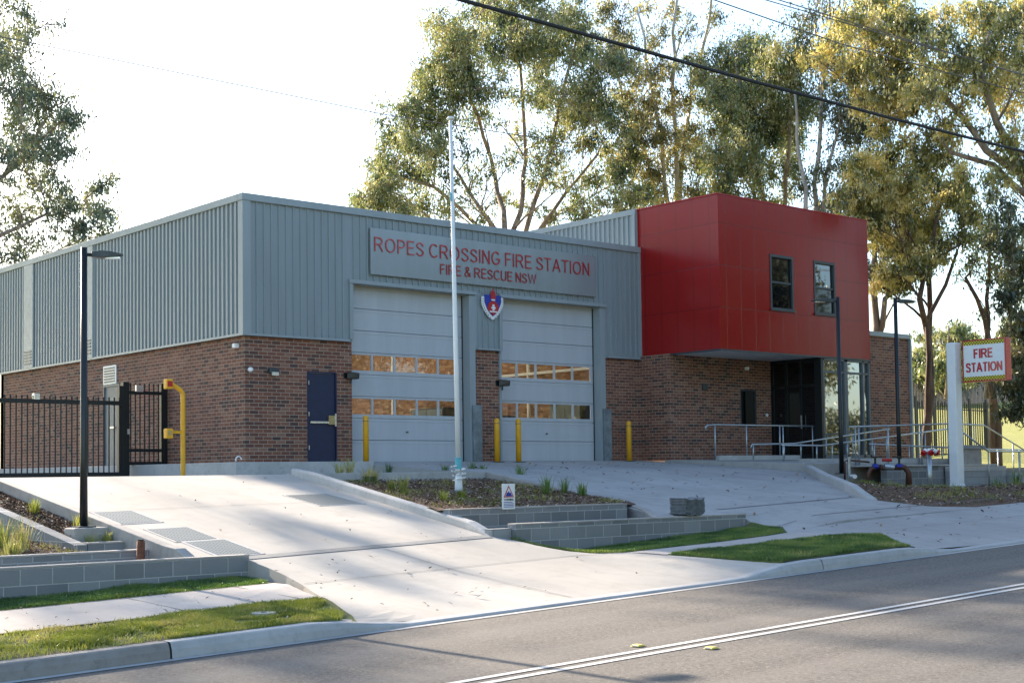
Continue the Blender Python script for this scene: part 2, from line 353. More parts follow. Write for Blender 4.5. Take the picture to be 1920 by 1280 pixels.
def strip(rows, zf, name, mat, dz=0, nx=10, kind='structure', step=.5, skirt=0, **kw):
    """sheet between left and right boundary polylines; rows = [(Y, xl, xr)] from back to front"""
    rows = sorted(rows); b = MB(); ys = []
    for i in range(len(rows)-1):
        n = max(1, int(abs(rows[i+1][0]-rows[i][0])/step+.5))
        for k in range(n): ys.append(lerp(rows[i][0], rows[i+1][0], k/n))
    ys.append(rows[-1][0]); Ys = [r[0] for r in rows]
    vs = []
    for y in ys:
        a, c = pw(y, Ys, [r[1] for r in rows]), pw(y, Ys, [r[2] for r in rows])
        for i in range(nx+1): x = lerp(a, c, i/nx); vs.append((x, y, zf(x, y)+dz))
    n = nx+1
    b.add(vs, [(j*n+i, j*n+i+1, (j+1)*n+i+1, (j+1)*n+i) for j in range(len(ys)-1) for i in range(nx)])
    if skirt:
        for i in (0, nx):
            for j in range(len(ys)-1):
                p, q = vs[j*n+i], vs[(j+1)*n+i]; b.quad(p, q, (q[0], q[1], q[2]-skirt), (p[0], p[1], p[2]-skirt))
    return b.build(name, mat, kind=kind, **kw)

# terrain: one sheet to the horizon, lowered under the built zone
def terr(X, Y):
    far = math.hypot(X+16, Y+28)
    a = -1.62+GR*max(-60, min(X, 120)); b = -.45
    z = lerp(a, b, sm((Y+13)/9)) if Y > -13 else (a-.12 if Y > -25 else a-.12+.25*sm((-Y-25)/2))
    if Y > -13: z += .082*max(0, min(110, (X-26)*.72+(Y-2)*.70))*sm((Y+8)/8)
    if far > 160: z += noise.noise(Vector((X*.01, Y*.01, 0)))*2
    if -40 < X < 24 and -16.5 < Y < 17: z -= .75*sm(min(X+40, 24-X, (Y+16.5)*2, 17-Y)/3+.35)
    if -24.6 < Y < -15: z = min(z, road_z(X)-.08)
    return z
gx = sorted(set([-900,-600,-400,-250,-160,-100,-70,-55]+[i*1.5 for i in range(-30, 34)]+[55,60,66,72,80,90,100,115,130,150,200,280,400,600,900]))
gy = sorted(set([-900,-500,-300,-180,-110,-70,-50,-40]+[i*1.5 for i in range(-22, 20)]+[32,36,40,46,52,60,70,80,95,110,130,160,220,320,500,900]))
b = MB(); n = len(gx)
b.add([(x, y, terr(x, y)) for y in gy for x in gx], [(j*n+i, j*n+i+1, (j+1)*n+i+1, (j+1)*n+i) for j in range(len(gy)-1) for i in range(n-1)])
b.build('ground', M['field'], kind='structure', smooth=True)

# road
rz = lambda X, Y: road_z(X)
xs = [-150, -60, -30, -20, -14, -10, -6, -2, 2, 8, 16, 30, 60, 120]
def band(y0, y1, dz, name, mat, x0=-150, x1=120, step=6, kind='structure', **kw):
    b = MB(); n = int((x1-x0)/step); pts = [lerp(x0, x1, i/n) for i in range(n+1)]
    y0f = y0 if callable(y0) else (lambda x: y0); y1f = y1 if callable(y1) else (lambda x: y1)
    vs = []
    for x in pts: vs += [(x, y0f(x), road_z(x)+dz), (x, y1f(x), road_z(x)+dz)]
    b.add(vs, [(2*i, 2*i+2, 2*i+3, 2*i+1) for i in range(n)]); return b.build(name, mat, kind=kind, **kw)
band(-24.2, -16.0, 0, 'road', M['asphalt'])
band(-16.12, -16.0, .006, 'gutter_edge', M['kerb'])
band(-19.32, -19.23, .006, 'road_marking', M['paint']); band(-19.53, -19.44, .006, 'road_marking', M['paint'])
for k, (x, y) in enumerate(((-6.9, -19.06), (-6.62, -19.72))):
    z = road_z(x)+.004
    t = thing('road_marker', (x, y, z), ['yellow reflective road marker on the kerb side of the double line', 'yellow reflective road marker on the near side of the double line'][k], 'road marker', 'yellow road markers')
    MB().hexa([(x-.06,y-.05,z),(x+.06,y-.05,z),(x+.06,y+.05,z),(x-.06,y+.05,z)], [(x-.03,y-.045,z+.018),(x+.03,y-.045,z+.018),(x+.03,y+.045,z+.018),(x-.03,y+.045,z+.018)]).build('marker_body', M['marker'], t, bevel=.004)
    MB().box(x-.058, x-.048, y-.035, y+.035, z+.006, z+.014).build('reflector', M['whiteplastic'], t)

# kerb
def kerb(x0, x1, name, mat, **kw):
    b = MB(); n = max(2, int((x1-x0)/.4)); vs = []
    for i in range(n+1):
        x = lerp(x0, x1, i/n); h = kh(x); z = road_z(x)
        vs += [(x,-16.0,z-.05), (x,-15.985,z+h*.55), (x,-15.955,z+h*.93), (x,-15.93,z+h), (x,-15.80,z+h+.003), (x,-15.80,z-.12)]
    b.add(vs, [(i*6+j, i*6+6+j, i*6+7+j, i*6+1+j) for i in range(n) for j in range(5)]); return b.build(name, mat, kind='structure', smooth=False)
kerb(-60, -10.12, 'old_kerb', M['kerb_old']); kerb(-10.1, 0.1, 'kerb', M['kerb']); kerb(.115, 60, 'kerb', M['kerb'])

# drives, verges, paths
K1 = lambda Y: pw(Y, [-11.6, -4.6], [-7.42, -7.62])
K2 = lambda Y: pw(Y, [-11.7, -4.6], [-2.45, -1.72])
K3 = lambda Y: pw(Y, [-11.25, -10.2, -9.4, -6.45, -4.6], [1.80, 2.44, 2.60, 3.09, 3.45])
K4 = lambda Y: pw(Y, [-11.3, -10.9, -8.1, -5.9], [8.08, 8.2, 10.7, 13.02])
def dz_(X, Y): return plat(X, Y)
strip([(-15.81,-8.2,.6),(-15.2,-7.55,.5),(-14.2,-7.2,-.3),(-13.35,-6.95,-.4),(-12.8,-6.85,-1.2),(-12.3,-6.8,-1.6),(-11.7,-6.78,-2.4),(-11.5,-7.4,-2.45),(-4.6,-7.6,-1.7),(-3.5,-9,2.8),(-.4,-11,2.8),(3.5,-11,2.8),(17,-11,-.3)],
      dz_, 'driveway', M['concrete'], nx=24, step=.3, skirt=.3)
strip([(-15.81,2.0,48),(-14.4,3.0,48),(-13.9,2.6,48),(-13.85,-.95,48),(-13.3,-1.15,48),(-12.96,-1.5,48),(-12.8,3.0,9.55),(-12.4,3.6,8.6),(-11.6,3.62,8.15),(-11.55,1.95,8.15),(-11.25,1.82,8.1),(-8.1,2.7,10.75),(-5.9,3.2,13.02),(-4.6,3.5,13.02),(-4.55,2.75,13.02),(-1.25,2.72,13.02),(0.9,2.7,13.0)],
      hz, 'driveway', M['concrete_r'], dz=.004, nx=36, step=.3, skirt=.3)
# older footpath tones laid in
strip([(-14.3,-40,-7.3),(-12.7,-40,-6.98)], vz, 'footpath', M['path'], dz=.012, nx=40)
strip([(-13.95,-1.0,3.3),(-13.15,-1.12,3.25)], lambda X, Y: hz(X, Y)+.004, 'footpath', M['path'], dz=.006, nx=10)
strip([(-15.9,-60,-7.9),(-15.4,-60,-7.62),(-14.3,-60,-7.25),(-12.7,-60,-6.98),(-11.85,-60,-6.80)], vz, 'verge_turf', M['turf'], dz=0, nx=60, step=.25)
strip([(-15.82,-.6,2.7),(-14.4,-.85,3.95),(-13.96,-.95,3.32)], lambda X, Y: hz(X,Y), 'verge_turf', M['turf'], dz=.015, nx=16, step=.2, skirt=.1)
strip([(-13.2,-1.15,1.2),(-12.95,-1.5,3.2),(-12.3,-2.05,3.9),(-11.82,-2.2,3.62)], lambda X, Y: hz(X,Y), 'verge_turf', M['turf'], dz=.015, nx=16, step=.2, skirt=.1)
# throat channel (darker strip drain) across both drives
def ribbon(pts, wd, zf, name, mat, dz=.008):
    b = MB(); vs = []
    P = []
    for i in range(len(pts)-1):
        for k in range(8): P.append((lerp(pts[i][0],pts[i+1][0],k/8), lerp(pts[i][1],pts[i+1][1],k/8)))
    P.append(pts[-1])
    for x, y in P: vs += [(x, y-wd/2, zf(x, y-wd/2)+dz), (x, y+wd/2, zf(x, y+wd/2)+dz)]
    b.add(vs, [(2*i,2*i+2,2*i+3,2*i+1) for i in range(len(P)-1)]); return b.build(name, mat, kind='structure')
M['drain'] = concrete('channel', (.20,.21,.21), (.30,.30,.29), stain=.4, sc_=3)
ribbon([(-6.75,-11.62),(-2.45,-11.6)], .20, hz, 'channel_drain', M['drain'])
ribbon([(3.62,-11.0),(8.15,-10.82)], .07, hz, 'channel_drain', M['drain'], .012)
M['joint'] = plain('joint_line', (.17,.165,.16), .9)
ribbon([(4.0,-12.2),(12,-12.25)], .025, hz, 'joint', M['joint'], .012)
ribbon([(4.5,-13.95),(20,-14.0)], .012, hz, 'joint', M['joint'], .012)
for Y_ in (-7.9,): ribbon([(K1(Y_)+.02,Y_),(K2(Y_)-.02,Y_)], .012, plat, 'joint', M['joint'], .009)
ribbon([(-6.9,-13.3),(-1.3,-13.3)], .012, hz, 'joint', M['joint'], .009)
MB().add([(-4.6,y,plat(-4.6,y)+.009) for y in (-15.7,-13.4,-11.8)]+[(-4.588,y,plat(-4.6,y)+.009) for y in (-15.7,-13.4,-11.8)], [(0,1,4,3),(1,2,5,4)]).build('joint', M['joint'], kind='structure')
for X in (5.6, 9.6): 
    MB().add([(X-.008,y,hz(X,y)+.011) for y in (-10.6,-8,-5,-3,-.1)]+[(X+.008,y,hz(X,y)+.011) for y in (-10.6,-8,-5,-3,-.1)], [(i,i+5,i+6,i+1) for i in range(4)]).build('joint', M['joint'], kind='structure')
for Y in (-14.28, -12.72): ribbon([(-14,Y),(-7.2,Y)], .015, vz, 'joint', M['joint'], .017)
for X in (-9.0,-7.55):
    MB().add([(X-.01,y,verge_z(X,y)+.018) for y in (-14.3,-12.7)]+[(X+.01,y,verge_z(X,y)+.018) for y in (-14.3,-12.7)], [(0,2,3,1)]).build('joint', M['joint'], kind='structure')

# pit grates
def pit(x0, x1, y0, y1, label):
    t = thing('drain_grate', ((x0+x1)/2, (y0+y1)/2, plat((x0+x1)/2, (y0+y1)/2)), label, 'drain grate', 'drain grates in the driveway')
    g = lambda x, y, d: (x, y, plat(x, y)+d)
    c = [(x0,y0),(x1,y0),(x1,y1),(x0,y1)]
    MB().hexa([g(x,y,-.05) for x,y in c], [g(x,y,.010) for x,y in c]).build('grating', M['grate'], t)
    b = MB()
    for (a, e) in ((0,1),(1,2),(2,3),(3,0)):
        P, Q = Vector(c[a]), Vector(c[e]); d = (Q-P).normalized(); nn = Vector((d.y, -d.x))*.045
        q = [P-d*.045, Q+d*.045, Q+d*.045+nn, P-d*.045+nn]
        b.hexa([g(v.x,v.y,-.05) for v in q], [g(v.x,v.y,.007) for v in q])
    b.build('frame', M['kerb'], t)
pit(-7.27,-6.65,-8.93,-7.98, 'small drain grate nearest the street lamp beside the left kerb')
pit(-7.10,-6.48,-10.33,-9.43, 'slatted drain grate in the middle of the three by the left kerb')
pit(-7.02,-6.40,-11.42,-10.42, 'slatted drain grate closest to the road, just above the channel drain')
pit(-3.35,-2.5,-8.25,-7.15, 'drain grate by the sloping kerb of the flagpole garden')

# ------------------------------------------------------------------ kerb walls (concrete upstands)
def wall_line(pts, wd, base, name, mat, side=1, bevel=.012, **kw):
    """pts [(x,y,ztop)] -> wall following the line, wd thick to the given side, down to base(x,y)"""
    P = [Vector(p) for p in pts]; top = []; 
    for i, p in enumerate(P):
        d = (P[min(i+1,len(P)-1)]-P[max(i-1,0)]); d.z = 0; d.normalize(); nn = Vector((d.y, -d.x, 0))*wd*side
        top.append((p, p+nn))
    b = MB(); vs = []
    for p, q in top: vs += [(p.x,p.y,base(p.x,p.y)), (p.x,p.y,p.z), (q.x,q.y,q.z), (q.x,q.y,base(q.x,q.y))]
    n = len(P)
    fs = [(i*4+j, i*4+4+j, i*4+4+(j+1)%4, i*4+(j+1)%4) for i in range(n-1) for j in range(4)]
    fs += [(0,1,2,3), ((n-1)*4+3,(n-1)*4+2,(n-1)*4+1,(n-1)*4)]
    b.add(vs, fs); return b.build(name, mat, bevel=bevel, **kw)
ys = [-4.0,-5,-6.3,-8.4,-10,-10.9]
wall_line([(K1(y)-.02, y, hz(0,y)*0+plat(-7.6,y)+.10) for y in ys]+[(-7.45,-11.25,-1.27),(-7.42,-11.5,-1.39)], .16, lambda x,y: -2.2, 'kerb_wall', M['form'], side=-1*-1,
          label='long sloping concrete kerb wall along the left edge of the driveway, beside the street lamp', cat='kerb wall')
wall_line([(K2(y), y, plat(-2,y)+pw(y,[-11.6,-11.0,-5.4,-4.75],[.02,.12,.16,.13])) for y in (-4.72,-5.5,-7,-9,-10.3,-11.0,-11.35,-11.6)], .17, lambda x,y: -1.9, 'kerb_wall', M['kerb'], side=-1, bevel=.03,
          label='sloping pale concrete kerb wall between the driveway and the flagpole garden', cat='kerb wall')
wall_line([(K3(y)-.0, y, hz(2,y)+pw(y,[-11.25,-10.6,-4.6],[.01,.05,.02])) for y in (-4.7,-5.5,-7,-8.6,-9.8,-10.6,-11.25)], .15, lambda x,y: -1.9, 'kerb_wall', M['form'], side=1, bevel=.02,
          label='concrete kerb wall on the right side of the flagpole garden, curving down to the block wall', cat='kerb wall')
wall_line([(K4(y)+.02, y, hz(K4(y),y)+pw(y,[-11.3,-10.9,-10.3,-6.1],[.02,.14,.2,.19])) for y in (-5.95,-7,-8.1,-9.5,-10.3,-10.9,-11.3)], .17, lambda x,y: -1.5, 'kerb_wall', M['kerb'], side=-1, bevel=.03,
          label='sloping concrete kerb wall on the right side of the apron, ending beside the garden with the hydrant', cat='kerb wall')
wall_line([(-1.72,-4.66,-.275),(3.45,-4.66,-.275)], .15, lambda x,y: -1.2, 'kerb_wall', M['kerb'], side=-1, bevel=.01,
          label='low straight concrete edge behind the flagpole garden', cat='kerb wall')
# block walls
def bwall(x0, x1, y0, y1, zt0, zt1, zb, label, mat='block', cap=True, name='block_wall', capm='form'):
    t = thing(name, ((x0+x1)/2, (y0+y1)/2, zb), label, 'wall', 'grey block garden walls')
    MB().hexa([(x0,y0,zb),(x1,y0,zb),(x1,y1,zb),(x0,y1,zb)], [(x0,y0,zt0),(x1,y0,zt1),(x1,y1,zt1),(x0,y1,zt0)]).build('blockwork', M[mat], t, bevel=.006)
    if cap:
        e = .004
        MB().hexa([(x0-e,y0-e,zt0+.001),(x1+e,y0-e,zt1+.001),(x1+e,y1+e,zt1+.001),(x0-e,y1+e,zt0+.001)], [(x0-e,y0-e,zt0+.028),(x1+e,y0-e,zt1+.028),(x1+e,y1+e,zt1+.028),(x0-e,y1+e,zt0+.028)]).build('coping', M[capm], t, bevel=.006)
    return t
bwall(-16,-6.76,-11.72,-11.53,-1.40,-1.40,-2.4, 'front grey block wall at lower left behind the grass verge')
bwall(-16,-7.62,-10.55,-10.36,-1.325,-1.325,-2.4, 'low block wall in the second row, with the rusty pipe in front of its end')
bwall(-8.19,-7.62,-9.85,-9.66,-1.235,-1.235,-2.3, 'short block wall across the garden bed just in front of the street lamp')
t = thing('block_wall', (-8.3,-6,-2), 'sloping block wall running back beside the street lamp bed, left of the lamp', 'wall', 'grey block garden walls')
MB().hexa([(-8.38,-9.85,-2.3),(-8.2,-9.85,-2.3),(-8.2,-1,-2.3),(-8.38,-1,-2.3)], [(-8.38,-9.85,-1.235),(-8.2,-9.85,-1.235),(-8.2,-1,.15),(-8.38,-1,.15)]).build('blockwork', M['block'], t, bevel=.006)
bwall(-2.0,3.58,-11.72,-11.53,-1.145,-1.145,-2.2, 'front grey block wall in the centre with the stack of sheets on top')
bwall(-2.25,1.86,-10.38,-10.19,-.925,-.925,-2.2, 'upper block wall holding up the flagpole garden behind the warning sign')
MB().box(-2.42,-2.01,-11.62,-11.45,-2.1,-1.19).build('wall_block', M['block_pale'], bevel=.006, label='short pale block filling the gap between the sloping kerb and the centre front wall', cat='wall')

# soils
def soilsheet(rows, zf, name='garden_soil', nx=18, step=.2):
    return strip(rows, lambda X, Y: zf(X, Y)+.03*noise.noise(Vector((X*3, Y*3, 1)))+.02*noise.noise(Vector((X*9, Y*9, 3))), name, M['soil'], nx=nx, step=step)
zA = lambda X, Y: hz(0, Y)*1.0-.17-.0 if Y < -4.6 else -.4
def zA(X, Y): return plat(-7.8, Y)-.10 if Y > -9.3 else -1.27
soilsheet([(-9.66,-8.2,-7.6),(-9.31,-8.2,-7.6)], lambda X,Y: -1.25, nx=6); soilsheet([(-9.29,-8.2,-7.6),(-3,-8.2,-7.6)], zA, nx=8)
def zB(X, Y): return -1.36+.06*(Y+10.4)
soilsheet([(-10.36,-18,-8.38),(-1,-18,-8.38)], zB, nx=50, step=.25)
def zC(X, Y): return -.93+.088*(Y+10.2)
soilsheet([(-10.19,-2.3,1.86),(-10.1,-2.3,2.4),(-9.4,-2.1,2.5),(-6.45,-1.8,3.0),(-4.7,-1.6,3.4)], zC, nx=30)
strip([(-11.53,-2.4,2.2),(-10.38,-2.4,2.2)], lambda X,Y: -1.42, 'garden_soil', M['soil'], nx=8)
strip([(-11.53,-16,-7.5),(-10.55,-16,-7.5)], lambda X,Y: -1.85, 'garden_soil', M['soil'], nx=8)
def zD(X, Y):
    a = hz(min(X,13.5), Y)+.03; bb = -1.0+.01*(Y+9)+.012*(X-16) if Y > -11 else hz(X, Y)+.02
    if Y <= -11: return hz(X,Y)-.03*sm((-Y-11.6)/.8)-.01
    e = lerp(hz(X,-11)+.02, -1.0+.012*(X-16), sm((Y+11)/2.0))
    return lerp(a, e, sm((X-10.5)/4.5))
soilsheet([(-12.95,11.3,46),(-12.8,9.6,46),(-12.4,8.6,46),(-11.3,8.2,46),(-10.9,8.25,46),(-8.1,10.85,46),(-5.9,13.15,46),(-5.2,14.4,46)], zD, nx=90, step=.25)
# lamp footing, hydrant sleeper
MB().box(-8.17,-7.62,-9.36,-9.0,-1.35,-1.02).build('footing', M['form'], label='rough concrete footing under the left street lamp', cat='concrete footing', bevel=.02)
MB().hexa([(11.5,-10.9,-1.3),(14.3,-9.85,-1.3),(14.25,-9.7,-1.3),(11.45,-10.75,-1.3)], [(11.5,-10.9,-.90),(14.3,-9.85,-.90),(14.25,-9.7,-.90),(11.45,-10.75,-.90)]).build('garden_sleeper', M['form'], label='low concrete sleeper lying in the right garden bed in front of the hydrant post', cat='sleeper', bevel=.01)

# ------------------------------------------------------------------ FIRE STATION
FS = thing('fire_station', (0,0,0), 'fire station with brick base, blue grey ribbed cladding and a red upper storey box', 'fire station')
W, L, HT, HB = 13.1, 14.77, 6.22, 2.92
DA, DB = (2.97,6.64), (7.76,11.43)
# slab
b = MB(); b.box(-.95,2.72,-1.25,0,-.6,0); b.box(-.95,0,0,15.7,-.6,0); b.box(0.0,20.1,.0,15.7,-.6,-.004)
b.build('slab', M['kerb'], FS, bevel=.01)
# brick walls (outer skins with real thickness); built in pieces round the openings
b = MB()
b.box(0,1.68,0,.22,0,HB); b.box(1.68,2.53,0,.22,2.17,HB); b.box(2.53,DA[0],0,.22,0,HB)
MB().box(DA[1]+.2,DB[0],0,.3,0,HB).build('brick_pier', M['brick'], FS); MB().box(DB[1]+.2,W,0,.3,0,HB).build('brick_wall', M['brick'], FS)
b.box(0,.22,.22,6.52,0,HB); b.box(0,.22,6.52,7.46,2.2,HB); b.box(0,.22,7.46,L,0,HB)
MB().box(.22,W,L-.22,L,4.2,HB+1.3).build('brick_wall', M['brick'], FS)
b.build('brick_wall', M['brick'], FS)
# brick under red storey
b = MB(); b.box(13.02,13.24,-1.2,-.001,0,3.02); b.box(13.24,16.15,-1.2,-.98,0,3.02); b.box(16.15,16.9,-1.2,-.98,0,.98); b.box(16.15,16.9,-1.2,-.98,2.1,3.02); b.box(16.9,17.6,-1.2,-.98,0,3.02)
b.build('brick_wall', M['brick'], FS)
# wing
b = MB(); b.box(20.12,22.45,-2.9,8,-.9,3.80); b.build('brick_wall', M['brick'], FS)
b = MB(); b.box(20.10,22.52,-2.96,8.05,3.80,3.94); b.box(22.45,22.53,-2.98,-2.86,-.5,3.80); b.build('parapet_capping', M['clad_trim'], FS)
# interior lining
b = MB(); b.box(W-.25,W-.1,.35,L-.3,0,5.7); b.build('inner_wall', M['brick_in'], FS); MB().box(.24,.3,.35,L-.3,0,HB+.5).build('inner_wall', M['brick_in'], FS)
b = MB(); b.box(.0,.30,L-.24,L-.02,0,4.2); b.box(6.3,7.2,L-.2,L-.02,0,4.2); b.box(12.7,W,L-.2,L-.02,0,4.2)
for x0, x1 in ((.3,6.3),(7.2,12.7)):
    for k in range(4): xx = lerp(x0, x1, k/3); b.box(xx-.05, xx+.05, L-.16, L-.10, 0, 4.2)
    for z in (2.0,4.15): b.box(x0, x1, L-.15, L-.11, z-.06, z+.06)
b.build('rear_door_frame', M['white'], FS)
# ribbed cladding
PIT_, RB = .20, .052
def ribs(x0, x1, RB=RB, D=.034):
    pr = []; x = x0
    while x < x1-1e-6:
        for du, dd in ((0,0),(PIT_-RB,0),(PIT_-RB+.010,D),(PIT_-.012,D)):
            if x+du <= x1: pr.append((x+du, dd))
        x += PIT_
    pr.append((x1, 0)); return pr
def cladding(b, x0, x1, z0, z1, fixed, axis):
    """axis 'x': runs along X facing -Y at Y=fixed; 'y': runs along Y facing -X at X=fixed"""
    pr = ribs(x0, x1) if axis == 'x' else ribs(x0, x1, .098, .038); vs = []
    for u, d in pr:
        for z in (z0, z1): vs.append((u, fixed-d, z) if axis == 'x' else (fixed-d, u, z))
    b.add(vs, [(2*i,2*i+2,2*i+3,2*i+1) for i in range(len(pr)-1)])
zc = HB+.06; zt = HT-.17
b = MB(); y = -.045
cladding(b, .12, 2.84, zc, zt, y, 'x'); cladding(b, 2.84, 11.62, 4.46, zt, y, 'x'); cladding(b, 6.94, 7.68, zc, 4.46, y, 'x'); cladding(b, 11.72, 12.98, zc, zt, y, 'x')
b.build('front_cladding', M['clad'], FS, rec=False)
b = MB(); cladding(b, .12, L, zc, zt, -.045, 'y'); b.build('side_cladding', M['clad'], FS, rec=False)
b = MB(); cladding(b, .0, L, 5.9, 7.2, 13.06, 'y'); b.build('upper_side_cladding', M['clad'], FS, rec=False)
# backing walls behind cladding
b = MB(); b.box(-.035,.20,.0,L,HB+.004,HT-.1); b.box(-.035,DA[0],-.035,.2,HB+.004,HT-.1); b.box(DA[0],DB[1]+.15,-.035,.2,4.44,HT-.1); b.box(DA[1]+.15,DB[0],-.035,.15,HB+.004,4.44); b.box(DB[1]+.15,W,-.035,.2,HB+.004,HT-.1)
b.box(0,W,L-.2,L,4.3,HT-.1); b.box(W,W+.1,.0,L,3.0,7.2); b.build('wall_backing', M['clad_trim'], FS)
b = MB(); b.box(.1,W-.02,.1,L-.1,HT-.35,HT-.3); b.build('roof', M['clad_trim'], FS)
# trims
b = MB(); T = .12
b.box(-.12,W+.0,-.12,.1,HT-.17,HT); b.box(-.12,.1,.1,L+.1,HT-.17,HT)
b.build('parapet_capping', M['clad_trim'], FS, bevel=.01)
MB().box(12.98,13.13,-.10,.0,zc,HT-.172).build('corner_trim', M['clad_trim'], FS); b = MB(); b.box(-.10,.115,-.10,-.004,zc,HT-.172); b.box(-.10,-.004,-.004,.115,zc,HT-.172)
b.build('corner_trim', M['clad_trim'], FS)
b = MB(); z = HB+.004; b.box(-.11,2.85,-.115,-.002,z,z+.055); b.box(-.11,-.002,-.002,L,z,z+.055); MB().box(6.90,DB[0]-.02,-.115,-.002,z,z+.055).build('base_flashing', M['clad_trim'], FS); MB().box(11.70,W,-.115,-.002,z,z+.055).build('base_flashing', M['clad_trim'], FS)
b.build('base_flashing', M['clad_trim'], FS)
b = MB()
for (a, c) in ((DA[0],DA[1]), (DB[0],DB[1])):
    b.box(a-.12,c+.22,-.13,.16,4.36,4.45)
    b.box(a-.10,a-.004,-.10,.16,HB+.065,4.355)
    b.box(c+.002,c+.20,-.06,.22,0.0,4.355)
b.box(DB[0]-.07,DB[0]-.004,-.035,.2,0,HB)
b.build('door_surround', M['clad_trim'], FS)
for x in (DA[1]+.06, DB[1]+.05):
    b = MB(); b.box(x,x+.30,-.12,-.062,0,1.47); b.box(x,x+.02,-.06,.1,0,1.47); b.build('guard_plate', M['galplate'], FS, bevel=.006)
# side flashings (flat vertical ducts) and louvre
for y0, y1 in ((12.0,12.68),(7.9,8.3)):
    q = MB().box(-.125,-.085,y0,y1,zc,HT-.18).build('downpipe_cover', M['duct'], FS)
    g = MB()
    for k in range(5): g.box(-.142,-.127,y0+.08,y1-.08,HB+.16+k*.09,HB+.20+k*.09)
    g.build('vent_grille', M['greyframe'], q)
lv = MB().box(-.03,-.002,6.64,7.42,2.20,2.70).build('louvre_vent', M['whiteplastic'], FS)
g = MB()
for k in range(6): g.box(-.045,-.031,6.72,7.34,2.25+k*.072,2.285+k*.072)
g.build('vent_slats', M['dark'], lv)
# glowing boxes, added only to brighten the engine bay behind the door windows
le = N('bay_fill_glow'); le.b.inputs['Emission Color'].default_value = (1,.80,.52,1); le.b.inputs['Emission Strength'].default_value = 9
for lx in (3.3, 6.55, 9.8, 12.2):
    for ly in (2.2, 6.5, 11): MB().box(lx-.6,lx+.6,ly-.09,ly+.09,5.3,5.36).build('added_fill_light', le.mat, FS)
# things standing inside the engine bay, seen through the door windows
M['locker'] = plain('locker_dark', (.035,.04,.045), .5)
for k, (ya_, yb_, hh) in enumerate(((1.6,3.0,1.75),(5.2,6.6,1.5),(8.2,10.0,1.9))):
    tl = thing('locker', (12.6, (ya_+yb_)/2, 0), ['dark locker inside the right roller door','low dark locker further inside the engine bay','wide dark locker deepest inside the engine bay'][k], 'locker', 'lockers along the inner brick wall')
    MB().box(12.25,12.80,ya_,yb_,.05,hh).build('locker_body', M['locker'], tl, bevel=.01); MB().box(12.23,12.248,ya_+.04,(ya_+yb_)/2-.01,.1,hh-.05).build('locker_door', M['greyframe'], tl); MB().box(12.23,12.248,(ya_+yb_)/2+.01,yb_-.04,.1,hh-.05).build('locker_door', M['greyframe'], tl)
for y_ in (4.0, 7.4, 11.2): MB().tube([(12.74,y_+.5,0),(12.74,y_+.5,5.4)], .05, 8).build('inner_pipe', M['white'], FS)
MB().box(12.70,12.78,.5,L-.5,2.75,2.83).build('cable_tray', M['white'], FS)
# roller doors
def roller(x0, x1, lab):
    d = thing('roller_door', (x0, .2, 0), None, None); d.parent = FS
    yf = .24; n = 8; ph = 4.34/n
    for k in range(n):
        z0, z1 = k*ph+.006, (k+1)*ph-.006
        if k in (2, 4):
            b = MB(); wz0, wz1 = z0+.09, z1-.05; m0, m1 = x0+.02, x1-.02; pw_ = (m1-.10-m0-.06)/5
            b.box(m0,m1,yf,yf+.04,z0,wz0); b.box(m0,m1,yf,yf+.04,wz1,z1)
            b.box(m0,m0+.06,yf,yf+.04,wz0,wz1); b.box(m1-.10,m1,yf,yf+.04,wz0,wz1)
            for j in range(1,5): xx = m0+.06+pw_*j; b.box(xx-.028,xx+.028,yf-.004,yf+.04,wz0,wz1)
            p = b.build('door_panel', M['door'], d)
            for j in range(5):
                a = m0+.06+pw_*j+.028; c2 = m0+.06+pw_*(j+1)-.028; MB().quad((a,yf+.02,wz0),(c2,yf+.02,wz0),(c2,yf+.021,wz1),(a,yf+.021,wz1)).build('window_pane', M['glass_clear'], d)
        else:
            b = MB(); b.box(x0+.02,x1-.02,yf,yf+.04,z0,z1); b.box(x0-.04,x1+.25,yf+.061,yf+.08,k*ph-.03,(k+1)*ph+(.12 if k == 7 else .03))
            b.box(x0+.02,x1-.02,yf-.007,yf-.001,z1-.075,z1-.055)
            p = b.build('door_panel', M['door'], d, bevel=.004)
    MB().box(x1-.02,x1-.001,yf-.02,yf+.05,0,4.34).build('door_track', M['black'], d)
    MB().box(x0+.02,x1-.02,yf-.004,yf+.03,-.0,.007).build('door_seal', M['black'], d)
    MB().box((x0+x1)/2-.03,(x0+x1)/2+.03,yf-.03,yf-.004,.74,.77).build('door_handle', M['dark'], d)
    return d
roller(DA[0], DA[1], ''); roller(DB[0], DB[1], '')
# navy side door
d = MB().box(1.72,2.49,.03,.075,.01,2.13).build('front_door', M['navy'], FS, bevel=.004)
MB().box(1.76,2.30,-.03,.0,.93,.975).build('push_bar', M['silver'], d); MB().box(2.28,2.50,-.035,.028,.90,1.12).build('lock_plate', M['brass'], d, bevel=.006); MB().box(2.44,2.475,-.06,-.036,.86,1.17).build('door_handle', M['silver'], d)
for z in (.3,1.1,1.85): MB().box(1.735,1.755,.012,.028,z,z+.1).build('hinge', M['silver'], d)
MB().box(1.682,1.718,-.004,.2,0,2.168).box(2.492,2.528,-.004,.2,0,2.168).box(1.718,2.492,-.004,.2,2.134,2.168).build('door_frame', M['navy'], FS)
# side wall grey door
d = MB().box(.03,.08,6.56,7.42,.01,2.14).build('side_door', M['grey_door'], FS)
MB().box(-.03,.0,6.75,7.05,1.02,1.06).build('door_handle', M['silver'], d)
MB().box(-.006,.1,6.52,6.56,0,2.2).box(-.006,.1,7.42,7.46,0,2.2).box(-.006,.1,6.56,7.42,2.14,2.2).build('door_frame', M['grey_door'], FS)
